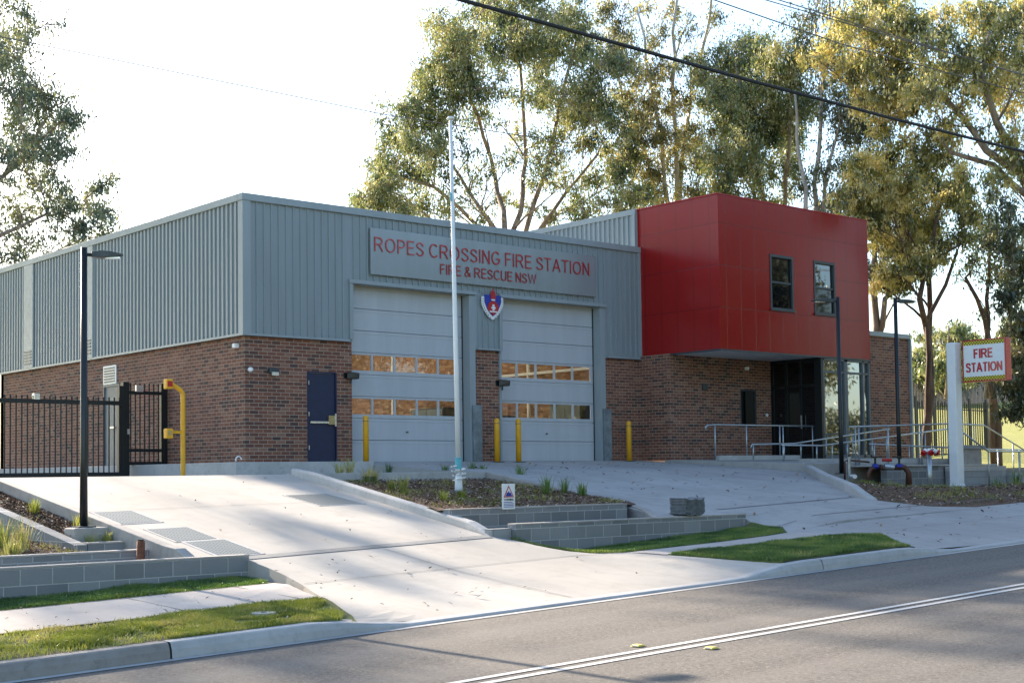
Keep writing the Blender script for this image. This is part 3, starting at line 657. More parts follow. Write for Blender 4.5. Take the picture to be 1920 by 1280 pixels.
# red upper storey
XR, YR, ZB, ZT = 20.12, -3.07, 3.03, 7.32
W1, W2 = (15.32,16.38), (17.36,18.40); WZ = (4.25,5.86)
b = MB()
b.box(13.1,13.3,YR+.2,0.0,ZB,ZT)
for a, c in ((13.1,W1[0]),(W1[1],W2[0]),(W2[1],XR)): b.box(a,c,YR,YR+.2,ZB,ZT)
for a, c in (W1,W2): b.box(a,c,YR,YR+.2,ZB,WZ[0]); b.box(a,c,YR,YR+.2,WZ[1],ZT)
b.box(XR-.2,XR,YR+.2,L-4,ZB,ZT); b.box(13.3,XR-.2,YR+.2,L-4,ZT-.25,ZT-.2)
b.build('upper_storey', M['red'], FS)
MB().box(13.06,XR+.02,YR-.02,YR+.22,ZT+.001,ZT+.03).box(13.06,13.32,YR+.22,0,ZT+.001,ZT+.03).build('roof_edge', M['redpaint'], FS)
MB().box(13.0,13.12,.0,L,7.2,7.36).box(12.98,13.12,-.0,.12,5.9,7.2).build('parapet_capping', M['clad_trim'], FS)
MB().box(13.12,XR-.02,YR+.02,-.0,ZB-.03,ZB-.002).build('soffit', M['soffit'], FS)
MB().box(13.09,XR+.005,YR-.01,YR+.02,ZB-.05,ZB-.001).box(13.09,13.12,YR+.02,-1.2,ZB-.05,ZB-.001).build('drip_edge', M['dark'], FS)
for k, (a, c) in enumerate((W1, W2)):
    w_ = MB(); z0, z1 = WZ
    w_.box(a,a+.07,YR-.02,YR+.10,z0,z1).box(c-.07,c,YR-.02,YR+.10,z0,z1).box(a+.07,c-.07,YR-.02,YR+.10,z1-.08,z1).box(a+.07,c-.07,YR-.02,YR+.10,z0,z0+.08).box(a+.07,c-.07,YR+.0,YR+.08,5.03,5.09).box(a-.03,c+.03,YR-.05,YR-.022,z0-.02,z0+.05)
    fr = w_.build('window', M['dark'], FS, bevel=.004)
    MB().quad((a+.07,YR+.05,5.09),(c-.07,YR+.05,5.09),(c-.07,YR+.055,z1-.08),(a+.07,YR+.055,z1-.08)).build('upper_pane', M['glass_mid'] if k else M['glass_dark'], fr)
    MB().quad((a+.07,YR+.04,z0+.08),(c-.07,YR+.04,z0+.08),(c-.07,YR+.04,5.03),(a+.07,YR+.04,5.03)).build('lower_pane', M['glass_dark'], fr)
# entry recess and glazed bay
b = MB()
for y0_, y1_ in ((-3.05,-2.80),(-2.30,-2.24),(-1.78,-1.70),(-1.26,-1.0)): b.box(17.64,17.73,y0_,y1_,0,3.0)
for y0_, y1_ in ((-2.80,-2.30),(-2.24,-1.78),(-1.70,-1.26)): b.box(17.65,17.72,y0_,y1_,2.14,2.22); b.box(17.65,17.72,y0_,y1_,2.9,3.0); b.box(17.65,17.72,y0_,y1_,0,.12)
ef = b.build('entry_door_frame', M['black'], FS)
for y0_, y1_ in ((-2.80,-2.30),(-2.24,-1.78),(-1.70,-1.26)):
    for z0_, z1_ in ((.12,2.14),(2.22,2.9)): MB().quad((17.69,y0_,z0_),(17.69,y1_,z0_),(17.69,y1_,z1_),(17.69,y0_,z1_)).build('glass_pane', M['glass_dark'], ef)
MB().box(17.58,17.61,-2.34,-2.31,.9,1.3).build('door_handle', M['silver'], ef)
b = MB(); b.box(17.60,XR-.05,.9,1.0,0,3.0); b.box(17.6,17.68,-.98,.9,0,3.0); b.box(XR-.14,XR-.04,YR+.15,.9,0,3.0); b.build('entry_wall', M['dark'], FS)
b = MB(); b.box(16.16,16.89,-1.16,-1.12,.99,2.09); b.build('side_window', M['glass_dark'], FS)
MB().box(16.15,16.2,-1.19,-1.05,.98,2.1).box(16.85,16.9,-1.19,-1.05,.98,2.1).box(16.2,16.85,-1.19,-1.05,2.05,2.1).box(16.2,16.85,-1.19,-1.05,.98,1.03).build('window_frame', M['dark'], FS)
fx = [17.78, 18.78, 20.02]
fr = MB(); 
for x in (17.74, 18.80, 19.72, 20.04): fr.box(x,x+(.16 if x==18.80 else .07),YR+.02,YR+.14,.02,2.97)
fr.box(17.74,20.11,YR+.03,YR+.13,2.55,2.61); fr.box(17.74,20.11,YR+.02,YR+.14,2.92,2.975); fr.box(17.74,20.11,YR+.02,YR+.14,.0,.10)
gf = fr.build('glazing_frame', M['greyframe'], FS)
for a, c in ((17.81,18.80),(18.96,19.72),(19.79,20.04)):
    for z0, z1 in ((.10,2.55),(2.61,2.92)):
        MB().quad((a,YR+.08,z0),(c,YR+.08,z0),(c,YR+.083,z1),(a,YR+.083,z1)).build('glass_pane', M['glass'], gf)
b = MB(); b.tube([(18.5,-.4,2.985),(18.5,-.4,2.96)], .09, 16)
dl = N('lit_downlight'); dl.b.inputs['Emission Color'].default_value = (1,.93,.8,1); dl.b.inputs['Emission Strength'].default_value = 3
b.build('downlight', dl.mat, FS)

# things mounted on the walls
def floodlight(x, z, label):
    t = thing('floodlight', (x, -.02, z), label, 'floodlight', 'black floodlights on the brickwork')
    MB().box(x-.05,x+.05,-.03,-.001,z-.07,z+.07).build('wall_plate', M['black'], t)
    MB().hexa([(x-.02,-.10,z-.09),(x+.22,-.28,z-.09),(x+.26,-.06,z-.09),(x+.04,-.035,z-.09)], [(x-.02,-.10,z+.07),(x+.22,-.30,z+.05),(x+.26,-.06,z+.09),(x+.04,-.035,z+.10)]).build('lamp_body', M['black'], t, bevel=.015)
    MB().tube([(x+.08,-.14,z-.09),(x+.06,-.14,z-.2)], .02, 8).build('sensor', M['black'], t)
floodlight(2.78, 2.10, 'black floodlight beside the left roller door, right of the navy door'); floodlight(7.62, 2.08, 'black floodlight on the brick pier between the two roller doors')
t = thing('wall_lamp', (.72,-.02,2.12), 'dark wall lamp on the brickwork left of the navy door', 'wall lamp')
MB().box(.60,.86,-.12,-.002,2.07,2.20).build('lamp_body', M['dark'], t, bevel=.02); MB().box(.64,.82,-.15,-.122,2.02,2.10).build('lamp_lens', M['silver'], t)
t = thing('security_camera', (.12,-.02,2.14), 'white dome camera on the brickwork near the building corner', 'security camera', 'white security cameras')
MB().tube([(.12,-.001,2.14),(.12,-.06,2.14),(.12,-.10,2.14),(.12,-.13,2.14)], [.055,.06,.05,.02], 12).build('camera_body', M['whiteplastic'], t, smooth=True)
t = thing('security_camera', (-.02,.28,2.7), 'small white camera high on the side wall just below the cladding', 'security camera', 'white security cameras')
MB().box(-.14,-.001,.22,.34,2.65,2.76).build('camera_body', M['whiteplastic'], t, bevel=.02)
t = thing('wall_box', (14.5,-1.22,2.1), 'small dark box on the brickwork under the red storey', 'wall box')
MB().box(14.42,14.62,-1.27,-1.202,2.02,2.22).build('box_body', M['dark'], t, bevel=.01)
t = thing('security_camera', (16.4,-1.22,2.72), 'white camera on the brick wall just under the soffit, left of the entry', 'security camera', 'white security cameras')
MB().box(16.36,16.46,-1.32,-1.202,2.68,2.78).build('camera_body', M['whiteplastic'], t, bevel=.02)
t = thing('wall_lamp', (22.55,-2.5,2.9), 'dark bracket lamp on the right end of the brick wing', 'wall lamp')
MB().box(22.455,22.54,-2.75,-2.6,2.78,2.9).build('wall_plate', M['dark'], t); MB().hexa([(22.54,-2.78,2.74),(22.80,-2.78,2.78),(22.80,-2.58,2.78),(22.54,-2.58,2.74)], [(22.54,-2.78,2.9),(22.80,-2.78,2.86),(22.80,-2.58,2.86),(22.54,-2.58,2.9)]).build('lamp_body', M['dark'], t, bevel=.01)
t = thing('intercom', (17.36,-1.22,1.35), 'small round white intercom beside the entry', 'intercom'); MB().tube([(17.36,-1.202,1.35),(17.36,-1.24,1.35)], .05, 12).build('intercom_body', M['whiteplastic'], t)

# stroke lettering
def arc(cx_, cy_, rx, ry, a0, a1, n=9): return [(cx_+rx*math.cos(math.radians(lerp(a0,a1,k/n))), cy_+ry*math.sin(math.radians(lerp(a0,a1,k/n)))) for k in range(n+1)]
SB = [(.46,.73)]+arc(.27,.74,.20,.19,0,180)[0:]+arc(.27,.74,.20,.19,180,250,4)[1:]+[(.33,.485)]+arc(.27,.265,.23,.215,55,-90,8)[1:]+arc(.27,.265,.23,.215,-90,-170,6)[1:]
GL = {'I':(.12,[[(.06,0),(.06,1)]]),'F':(.48,[[(.05,0),(.05,1)],[(.05,.95),(.46,.95)],[(.05,.52),(.40,.52)]]),'E':(.52,[[(.05,0),(.05,1)],[(.05,.95),(.50,.95)],[(.05,.52),(.46,.52)],[(.05,.05),(.51,.05)]]),
 'T':(.56,[[(0,.95),(.56,.95)],[(.28,0),(.28,.95)]]),'N':(.58,[[(.05,0),(.05,1)],[(.05,.98),(.53,.02)],[(.53,0),(.53,1)]]),'A':(.64,[[(.03,0),(.32,1)],[(.61,0),(.32,1)],[(.14,.33),(.50,.33)]]),
 'U':(.58,[[(.05,1)]+arc(.29,.28,.24,.235,180,360)+[(.53,1)]]),'W':(.92,[[(.03,1),(.24,.02),(.46,.96),(.68,.02),(.89,1)]]),'O':(.72,[arc(.36,.5,.31,.45,0,360,22)]),
 'C':(.64,[arc(.35,.5,.30,.45,42,318,18)]),'G':(.68,[arc(.35,.5,.30,.45,42,330,18)+[(.62,.44),(.38,.44)]]),'P':(.54,[[(.05,0),(.05,1)],[(.05,.95),(.28,.95)]+arc(.28,.70,.22,.25,90,-90,9)+[(.05,.45)]]),
 'R':(.62,[[(.05,0),(.05,1)],[(.05,.95),(.32,.95)]+arc(.32,.72,.22,.23,90,-90,9)+[(.05,.49)],[(.33,.49),(.58,0)]]),'S':(.54,[SB]),
 '&':(.62,[[(.60,.0),(.17,.62)]+arc(.28,.80,.14,.15,215,-35,9)+[(.14,.42)]+arc(.24,.24,.20,.19,135,300,8)+[(.50,.22),(.56,.42)]]),' ':(.26,[])}
def text(s_, x, y, z, h, width, mat, parent, name, axis='x', ext=.008, bold=.12, **k):
    """each word is a mesh of its own"""
    tot = sum(GL[c][0]+.13 for c in s_)-.13; sx = width/tot; u0_ = 0
    for wi, word in enumerate(s_.split(' ')):
        b = MB(); lay = 0
        for c in word:
            gw, st = GL[c]
            for ln in st:
                lay += 1; P = [Vector(((u0_+p[0])*sx, p[1]*h)) for p in ln]; n = len(P); hw = bold*h*.5; L_, R_ = [], []
                cl = (P[0]-P[-1]).length < 1e-4
                for i in range(n):
                    a = P[i]-P[i-1] if i else (P[1]-P[0] if not cl else P[0]-P[-2]); c2 = P[i+1]-P[i] if i < n-1 else (P[i]-P[i-1] if not cl else P[1]-P[0])
                    a = a.normalized(); c2 = c2.normalized(); t_ = (a+c2); t_ = t_.normalized() if t_.length > .3 else a
                    nn = Vector((-t_.y, t_.x)); m_ = hw/max(.5, abs(nn.dot(Vector((-a.y, a.x))))); L_.append(P[i]+nn*m_); R_.append(P[i]-nn*m_)
                vs = []; d = ext+.0004*(lay % 3)
                for dd in (0, d):
                    for q in L_+R_: u, v = q.x, min(max(q.y, 0), h*1.0); vs.append((x+u, y-dd, z+v) if axis == 'x' else (x-dd, y-u, z+v))
                m2 = 2*n; fs = []
                for i in range(n-1): fs += [(m2+i, m2+i+1, m2+n+i+1, m2+n+i), (i, i+1, m2+i+1, m2+i), (n+i, n+i+1, m2+n+i+1, m2+n+i)]
                fs += [(0, n, m2+n, m2), (n-1, 2*n-1, m2+2*n-1, m2+n-1)]
                b.add(vs, fs)
            u0_ += gw+.13
        u0_ += GL[' '][0]
        if b.v: b.build(name, mat, parent)
# name sign
t = thing('name_sign', (3.5,-.1,4.62), 'long grey sign board with red ROPES CROSSING FIRE STATION lettering above the roller doors', 'sign')
MB().box(3.46,11.22,-.145,-.085,4.62,5.78).build('sign_board', M['signpanel'], t, bevel=.006)
text('ROPES CROSSING FIRE STATION', 3.56, -.16, 5.20, .36, 7.56, M['redtext'], t, 'lettering', bold=.09)
text('FIRE & RESCUE NSW', 5.62, -.16, 4.80, .265, 3.44, M['darkred'], t, 'lettering', bold=.105)
# crest
t = thing('crest', (7.39,-.12,3.73), 'red, white and blue shield crest with a flame on the cladding between the roller doors', 'crest')
cx = 7.39; y0 = -.10
def shield(w_, ztop, zbot, n=12):
    R_ = [(cx+w_*pw(k/n, [0,.35,.7,.9,1], [1,1.0,.66,.30,0]), lerp(ztop, zbot, k/n)) for k in range(n+1)]
    return R_+[(2*cx-x, z) for x, z in reversed(R_[:-1])]
MB().prism(shield(.37, 4.34, 3.73), y0, y0-.03).build('outer_border', M['white'], t)
MB().prism(shield(.285, 4.39, 3.83), y0-.032, y0-.045).build('blue_shield', M['bluepaint'], t)
MB().prism([(cx+.19*math.cos(a*math.pi/12), 4.06+.17*math.sin(a*math.pi/12)) for a in range(24)], y0-.047, y0-.058).build('red_disc', M['redpaint'], t)
b = MB(); b.box(cx-.035,cx+.035,y0-.068,y0-.06,3.98,4.14); b.box(cx-.13,cx+.13,y0-.068,y0-.0602,3.93,3.965); b.box(cx-.075,cx+.075,y0-.0678,y0-.0604,4.03,4.07); b.box(cx-.06,cx+.06,y0-.066,y0-.047,4.24,4.28)
b.build('white_device', M['white'], t)
MB().prism([(cx-.075,4.28),(cx+.075,4.28),(cx+.085,4.40),(cx+.05,4.50),(cx+.03,4.46),(cx-.005,4.58),(cx-.03,4.48),(cx-.06,4.50),(cx-.085,4.40)], y0-.048, y0-.066).build('flame', M['redpaint'], t)
MB().prism([(cx-.06,3.92),(cx+.06,3.92),(cx,3.83)], y0-.047, y0-.055).build('red_point', M['redpaint'], t)
g = MB()
for sgn in (-1,1):
    for k in range(9):
        q = k/9+.05; xx = cx+sgn*.33*pw(q, [0,.35,.7,.9,1], [1,1,.68,.34,.1]); zz = lerp(4.30, 3.76, q); g.box(xx-.009,xx+.009,y0-.036,y0-.0305,zz-.014,zz+.014)
g.build('border_marks', M['dark'], t)

# ------------------------------------------------------------------ bollards
def bollard(x, y, label):
    z = hz(x, y)
    t = thing('bollard', (x, y, z), label, 'bollard', 'yellow bollards in front of the roller doors')
    MB().tube([(x,y,z),(x,y,z+1.08),(x,y,z+1.13),(x,y,z+1.15)], [.072,.072,.060,.02], 16).build('post', M['yellow'], t, smooth=True)
    MB().tube([(x,y,z+1.005),(x,y,z+1.02)], .0735, 16).build('reflective_band', M['dark'], t)
    MB().box(x-.13,x+.13,y-.13,y+.13,z+.001,z+.014).build('base_plate', M['dark'], t)
bollard(2.98,-.56,'yellow bollard at the left side of the left roller door'); bollard(7.17,-.5,'yellow bollard in front of the brick pier between the doors')
bollard(7.86,-.56,'yellow bollard at the left side of the right roller door'); bollard(12.18,-.4,'yellow bollard right of both roller doors before the brick corner')

# ------------------------------------------------------------------ lamps
def street_lamp(p, h, ax, ln, label, r=.052):
    x, y, z = p
    t = thing('street_lamp', (x, y, z), label, 'street lamp', 'black street lamps')
    MB().tube([(x,y,z),(x,y,z+h*.25),(x,y,z+h)], [r*1.15,r,r*.92], 14).build('pole', M['black'], t, smooth=True)
    MB().box(x-.13,x+.13,y-.13,y+.13,z-.0,z+.02).build('base_plate', M['dark'], t)
    a = Vector((ax[0],ax[1],0)).normalized(); s_ = Vector((-a.y,a.x,0)); P = Vector((x,y,z+h-.10))
    MB().tube([P, P+a*.14], .028, 8).build('arm', M['black'], t)
    H = MB(); Q = P+a*.10; o = [(0,.04,-.03,.045),(.12,.09,-.045,.06),(ln*.55,.11,-.035,.055),(ln,.085,-.01,.02)]
    vs = []
    for d, wd, zl, zh in o:
        for sg, zz in ((-1,zl),(1,zl),(1,zh),(-1,zh)): vs.append(Q+a*d+s_*wd*sg+Vector((0,0,zz)))
    H.add(vs, [(i*4+j, i*4+4+j, i*4+4+(j+1)%4, i*4+(j+1)%4) for i in range(3) for j in range(4)]+[(0,1,2,3),(15,14,13,12)])
    hd = H.build('lamp_head', M['dark'], t, bevel=.01)
    MB().hexa([Q+a*(ln*.45)-s_*.06+Vector((0,0,-.052)), Q+a*(ln*.9)-s_*.06+Vector((0,0,-.045)), Q+a*(ln*.9)+s_*.06+Vector((0,0,-.045)), Q+a*(ln*.45)+s_*.06+Vector((0,0,-.052))],
              [Q+a*(ln*.45)-s_*.06+Vector((0,0,-.030)), Q+a*(ln*.9)-s_*.06+Vector((0,0,-.02)), Q+a*(ln*.9)+s_*.06+Vector((0,0,-.02)), Q+a*(ln*.45)+s_*.06+Vector((0,0,-.030))]).build('diffuser', M['silver'], hd)
street_lamp((-7.93,-9.12,-1.02), 4.02, (1,-.35), .44, 'tall black street lamp in the left garden bed, its head pointing right', .05)
street_lamp((13.97,-6.35,-.45), 4.62, (-1,.55), .62, 'black street lamp in front of the glazed entry, its head pointing left', .055)
street_lamp((17.7,-5.62,-.25), 4.75, (1,-.4), .55, 'black street lamp in front of the brick wing, its head pointing right', .058)

# ------------------------------------------------------------------ flagpole
x, y = .45, -7.25; z = zC(x, y)
t = thing('flagpole', (x, y, z), 'tall white flagpole standing in the central garden bed', 'flagpole')
TP = Vector((x-.10, y, z+7.22))
MB().tube([(x,y,z+.3),(x-.03,y,z+2.5),tuple(TP)], [.052,.046,.031], 16).build('pole', M['white'], t, smooth=True)
MB().tube([TP, TP+Vector((0,0,.02)), TP+Vector((0,0,.05))], [.075,.08,.05], 16).build('cap', M['white'], t)
MB().tube([(x,y,z-.05),(x,y,z+.12),(x,y,z+.2),(x,y,z+.32)], [.085,.075,.07,.063], 14).build('base_sleeve', M['white'], t, smooth=True)
MB().box(x-.2,x+.2,y-.2,y+.2,z-.05,z+.015).build('base_plate', M['galplate'], t)
b = MB()
for k in range(26):
    a = k*.9; rr = .09+.05*math.sin(k*1.7); b.tube([(x+rr*math.cos(a), y+rr*math.sin(a), z+.20+k*.012), (x+rr*math.cos(a+.9), y+rr*math.sin(a+.9), z+.212+k*.012)], .016, 6)
b.build('rope_coil', M['whiteplastic'], t)
M['cyan'] = plain('cyan_tape', (.10,.42,.50), .5)
MB().tube([(x-.003,y,z+.44),(x-.006,y,z+.66)], .064, 14).build('tape', M['cyan'], t)
MB().tube([(x-.13,y-.02,z+5.62),(x-.13,y-.02,z+5.78)], .02, 8).build('halyard_clip', M['cyan'], t)

# ------------------------------------------------------------------ warning sign
t = thing('warning_sign', (-1.02,-10.5,-1), 'small white WARNING sign with a red and blue triangle, fixed to the upper block wall', 'sign')
x0, x1, y0, z0, z1 = -1.28,-.97,-10.42,-1.06,-.60
z0, z1 = -.93, -.50
x0, x1 = -1.16, -.88
MB().box(x0,x1,y0,y0+.012,z0,z1).build('sign_board', M['white'], t)
c = (x0+x1)/2
MB().prism([(c-.115,z0+.20),(c+.115,z0+.20),(c,z1-.03)], y0-.002, y0-.004).build('red_triangle', M['redpaint'], t)
MB().prism([(c-.085,z0+.215),(c+.085,z0+.215),(c,z1-.065)], y0-.0045, y0-.006).build('white_triangle', M['white'], t)
MB().prism([(c-.075,z0+.218),(c+.075,z0+.218),(c+.035,z0+.285),(c+.02,z0+.27),(c,z0+.315),(c-.02,z0+.28),(c-.04,z0+.285)], y0-.0065, y0-.008).build('blue_symbol', M['bluepaint'], t)
text('WARNING', x0+.035, y0-.003, z0+.145, .035, .21, M['dark'], t, 'lettering', ext=.001, bold=.2)
b = MB()
for k in range(4): b.box(x0+.03,x1-.03-.03*(k==3),y0-.003,y0-.001,z0+.035+k*.026,z0+.045+k*.026)
b.build('small_print', M['bluepaint'], t)
# stack of sheets
t = thing('sheet_stack', (2.15,-11.6,-1.11), 'small stack of grey curved roofing sheets on the centre front wall', 'sheet stack')
b = MB()
for k in range(11):
    ox = random.uniform(-.015,.02)+.03*math.sin(k*.35); zz = -1.105+k*.026
    pr = [(1.90+ox+i*.056, zz+.012*math.sin(i*1.57+.6)+ (.02 if i in (0,9) else 0)) for i in range(10)]
    b.prism(pr+[(u, v+.020) for u, v in reversed(pr)], -11.75+random.uniform(-.01,.01), -11.38)
M['sheet'] = plain('weathered_sheet', (.13,.145,.155), .7, 0, .35, 12)
b.build('sheets', M['sheet'], t)
b = MB(); b.box(1.93,2.05,-11.70,-11.45,-1.116,-1.108); b.build('packer', M['timber'], t)
# grass pit cover
z = vz(-8.5,-15.0)+.012
t = thing('pit_cover', (-8.5,-15.0,z), 'small pale pit cover lying in the sunlit grass verge', 'pit cover'); MB().tube([(-8.5,-15.0,z-.08),(-8.5,-15.0,z+.02)], .13, 20).build('cover', M['kerb'], t); MB().box(-8.53,-8.47,-15.01,-14.99,z+.0201,z+.026).build('key_slot', M['dark'], t)
# rusty pipe, white pipe
t = thing('steel_pipe', (-7.95,-10.95,-1.8), 'rusty upright steel pipe standing behind the lower left wall', 'pipe'); MB().tube([(-7.85,-10.75,-1.9),(-7.85,-10.75,-1.17)], .055, 14).build('pipe', M['rust'], t, smooth=True); MB().tube([(-7.85,-10.75,-1.17),(-7.85,-10.75,-1.15)], .04, 14).build('pipe_mouth', M['black'], t)

# ------------------------------------------------------------------ left gate and side fence, keypad post
def spear_panel(t, xa, xb, y, z0, z1, nb, rails, rb=.011, rr=.028):
    for k in range(nb):
        x = lerp(xa, xb, (k+.5)/nb)
        MB().tube([(x,y,z0),(x,y,z1-.05),(x,y,z1-.035),(x,y,z1)], [rb,rb,rb*1.5,rb*.5], 6).build('picket', M['black'], t)
    for z in rails: MB().box(xa,xb,y-rr*.7,y+rr*.7,z-rr,z+rr).build('rail', M['black'], t)
t = thing('sliding_gate', (-4.5,3.6,-.3), 'long black steel picket sliding gate left of the building', 'gate')
spear_panel(t, -9.6, -1.3, 3.6, -.24, 1.64, 62, [1.50], .017, .05)
MB().box(-9.6,-1.2,3.55,3.65,-.29,-.17).build('bottom_beam', M['black'], t)
for x in (-2.9,): MB().tube([(x,3.55,-.31),(x,3.65,-.31)], .06, 12).build('wheel', M['black'], t)
for x in (-3.45,):
    MB().box(x-.06,x+.08,3.54,3.66,1.54,1.68).build('sensor', M['silver'], t)
t = thing('gate_post', (-1.12,3.6,-.3), 'thick black steel post at the right end of the sliding gate', 'gate post')
MB().box(-1.22,-1.05,3.70,3.85,-.3,2.03).build('post', M['black'], t, bevel=.01); MB().box(-1.34,-1.23,3.66,3.80,-.28,1.93).build('guide_post', M['black'], t, bevel=.01)
MB().box(-1.12,-1.06,3.68,3.695,.75,.88).build('latch_box', M['silver'], t)
t = thing('side_fence', (-.5,3.8,0), 'short black picket fence panel between the gate post and the brick wall', 'fence')
spear_panel(t, -1.04, -.18, 3.8, .06, 2.02, 7, [1.78,.36,.04], .017, .04)
MB().box(-.18,-.11,3.76,3.86,.0,2.02).build('post', M['black'], t); MB().box(-.10,-.02,3.76,3.86,.0,1.94).build('post', M['black'], t)
MB().box(-.88,-.70,3.70,3.76,1.80,1.96).build('sensor', M['silver'], t)
px, py = -1.75, -.35
t = thing('keypad_post', (px,py,-.31), 'bent yellow steel post with two yellow keypad boxes left of the building corner', 'keypad post')
MB().tube([(px,py,-.31),(px,py,1.52),(px-.06,py+.01,1.60),(px-.22,py+.03,1.70),(px-.26,py+.03,1.72)], .052, 12).build('post', M['yellow'], t, smooth=False)
for z, s_ in ((1.74,.0),(.66,.0)):
    MB().box(px-.42,px-.26,py-.06,py+.10,z-.13+.0,z+.09).build('keypad_box', M['yellow'], t, bevel=.02)
MB().box(px-.40,px-.28,py-.067,py-.061,1.66,1.78).build('keypad_face', M['redpaint'], t)
MB().box(px-.27,px-.04,py-.0,py+.05,.64,.70).build('bracket', M['yellow'], t)
MB().box(px-.385,px-.30,py-.067,py-.061,.60,.70).build('keypad_face', M['brass'], t)
t = thing('hose_loop', (-1.02,-1.1,-.05), 'small white looped pipe lying on the slab edge beside the yellow keypad post', 'pipe loop')
MB().tube([(-.9+.07*math.cos(a), -1.27, .05+.07*math.sin(a)) for a in [k*.4 for k in range(0,10)]], .015, 8).build('loop', M['whiteplastic'], t)

# ------------------------------------------------------------------ entry platform, ramps, rails
PL = thing('access_ramp', (16,-4,0), 'concrete access ramp and landing with block sides in front of the entry', 'ramp')
b = MB(); c = [(13.03,-5.95),(20.6,-5.95),(20.6,-.98),(13.03,-.98)]
b.hexa([(x,y,-1.3) for x,y in c], [(x,y,-.17 if y < -3 else 0.012) for x,y in c]); b.build('landing', M['concrete_r'], PL, bevel=.01)
MB().box(13.35,17.0,-2.75,-2.60,-.04,.10).build('kerb_upstand', M['kerb'], PL)
MB().hexa([(14.2,-4.95,-.5),(20,-4.95,-.5),(20,-4.8,-.5),(14.2,-4.8,-.5)], [(14.2,-4.95,-.03),(20,-4.95,-.02),(20,-4.8,-.02),(14.2,-4.8,-.03)]).build('kerb_upstand', M['kerb'], PL)
MB().box(15.2,20.6,-6.88,-6.7,-1.4,-.28).build('block_side', M['block'], PL); MB().box(14.9,20.66,-6.93,-5.96,-.276,-.23).build('top_slab', M['kerb'], PL, bevel=.008)
MB().box(14.9,20.4,-5.94,-5.8,-.2,-.06).build('kerb_upstand', M['kerb'], PL)
MB().box(17.9,20.62,-7.2,-6.94,-1.4,-.42).build('pale_block_side', M['block_pale'], PL); MB().box(17.9,20.62,-7.22,-6.94,-.418,-.29).build('pale_coping', M['kerb'], PL)
ST = thing('stairs', (22,-7,-1.2), 'concrete steps with block sides going down at the right edge', 'stairs')
for k in range(4): MB().box(20.67+k*.55,21.22+k*.55-.002,-7.4+.0*k,-5.6,-1.5,-.50-k*.17).build('step', M['block_pale'] if k == 0 else M['kerb'], ST, bevel=.006)
MB().box(20.67,26,-5.58,-5.4,-1.5,-.35).build('side_wall', M['block'], ST)
t = thing('bench', (20,-6.4,0), 'low pale concrete block on the ramp beside the sign post', 'block seat')
MB().box(19.0,20.35,-6.75,-6.35,.20,.31).build('seat', M['block_pale'], t); MB().box(19.3,20.2,-6.70,-6.4,-.23,.199).build('base', M['form'], t)
def rail(pts, posts, label, r=.024, base=None):
    P0 = pts[0]; t = thing('handrail', tuple(P0), label, 'handrail', 'galvanised handrails on the access ramp')
    MB().tube(pts, r, 8).build('rail', M['gal'], t, smooth=True)
    for (x, y, zb) in posts:
        # height of rail above this point
        best = min(range(len(pts)-1), key=lambda i: 0 if (min(pts[i][0],pts[i+1][0])-1e-3 <= x <= max(pts[i][0],pts[i+1][0])+1e-3) else 9+abs(pts[i][0]-x))
        a, c = pts[best], pts[best+1]; f = 0 if abs(c[0]-a[0]) < 1e-6 else (x-a[0])/(c[0]-a[0]); zt_ = lerp(a[2], c[2], f)
        MB().tube([(x,y,zb),(x,y,zt_-.01)], r*.85, 8).build('post', M['gal'], t, smooth=True)
Y = -2.68
rail([(12.88,Y,.80),(12.86,Y,.88),(12.95,Y,.93),(13.25,Y,.95),(21.66,Y,.98)], [(x,Y,-.0) for x in (13.25,14.6,16.1,16.25,17.65,19.2,19.35,20.7)], 'upper front handrail running past the dark entry, with a curved left end')
Y = -6.0
a = onY(1592,800,Y); c = onY(1785,794,Y); d = onY(1845,797,Y); e = onY(1925,846,Y)
rail([tuple(a),tuple(c),tuple(d),tuple(e)], [(x,Y,-.23) for x in (15.1,15.25,16.6,18.1,18.25,19.6,21.0)]+[(23.2,Y,-.9)], 'long handrail above the block wall that slopes down the steps at right')
Y = -5.55
a = onY(1630,832,Y); c = onY(1855,842,Y); d = onY(1925,843,Y)
rail([tuple(a),tuple(c),tuple(d)], [(x,Y,-.23) for x in (16.6,18.3,20.0)]+[(23.1,Y,-.9),(24.4,Y,-.9)], 'low handrail behind the block wall near the white sign post')
Y = -3.5
a = onY(1410,833,Y); a2 = onY(1408,839,Y); c = onY(1490,831,Y); d = onY(1667,804,Y)
rail([tuple(a2),tuple(a),tuple(c),tuple(d)], [(x,Y,-.03) for x in (a.x+.05,a.x+1.4,16.0,17.2,18.5,d.x-.05)], 'sloping handrail rising to the right in front of the entry')
Y = -4.8
a = onY(1466,834,Y); c = onY(1540,835,Y); d = onY(1785,803,Y)
rail([tuple(a),tuple(c),tuple(d)], [(x,Y,-.1) for x in (a.x+.05,15.0,15.7,16.4,17.6,18.3,18.9,20.3)], 'nearest sloping handrail in front of the glazed bay')
Y = -7.3
a = onY(1806,811,Y); c = onY(1853,846,Y); d = onY(1925,846,Y)
rail([tuple(a),tuple(c),tuple(d)], [(c.x,Y,-.9),(21.2,Y,-1.0),(22.3,Y,-1.1)], 'short handrail beside the steps at the right edge')

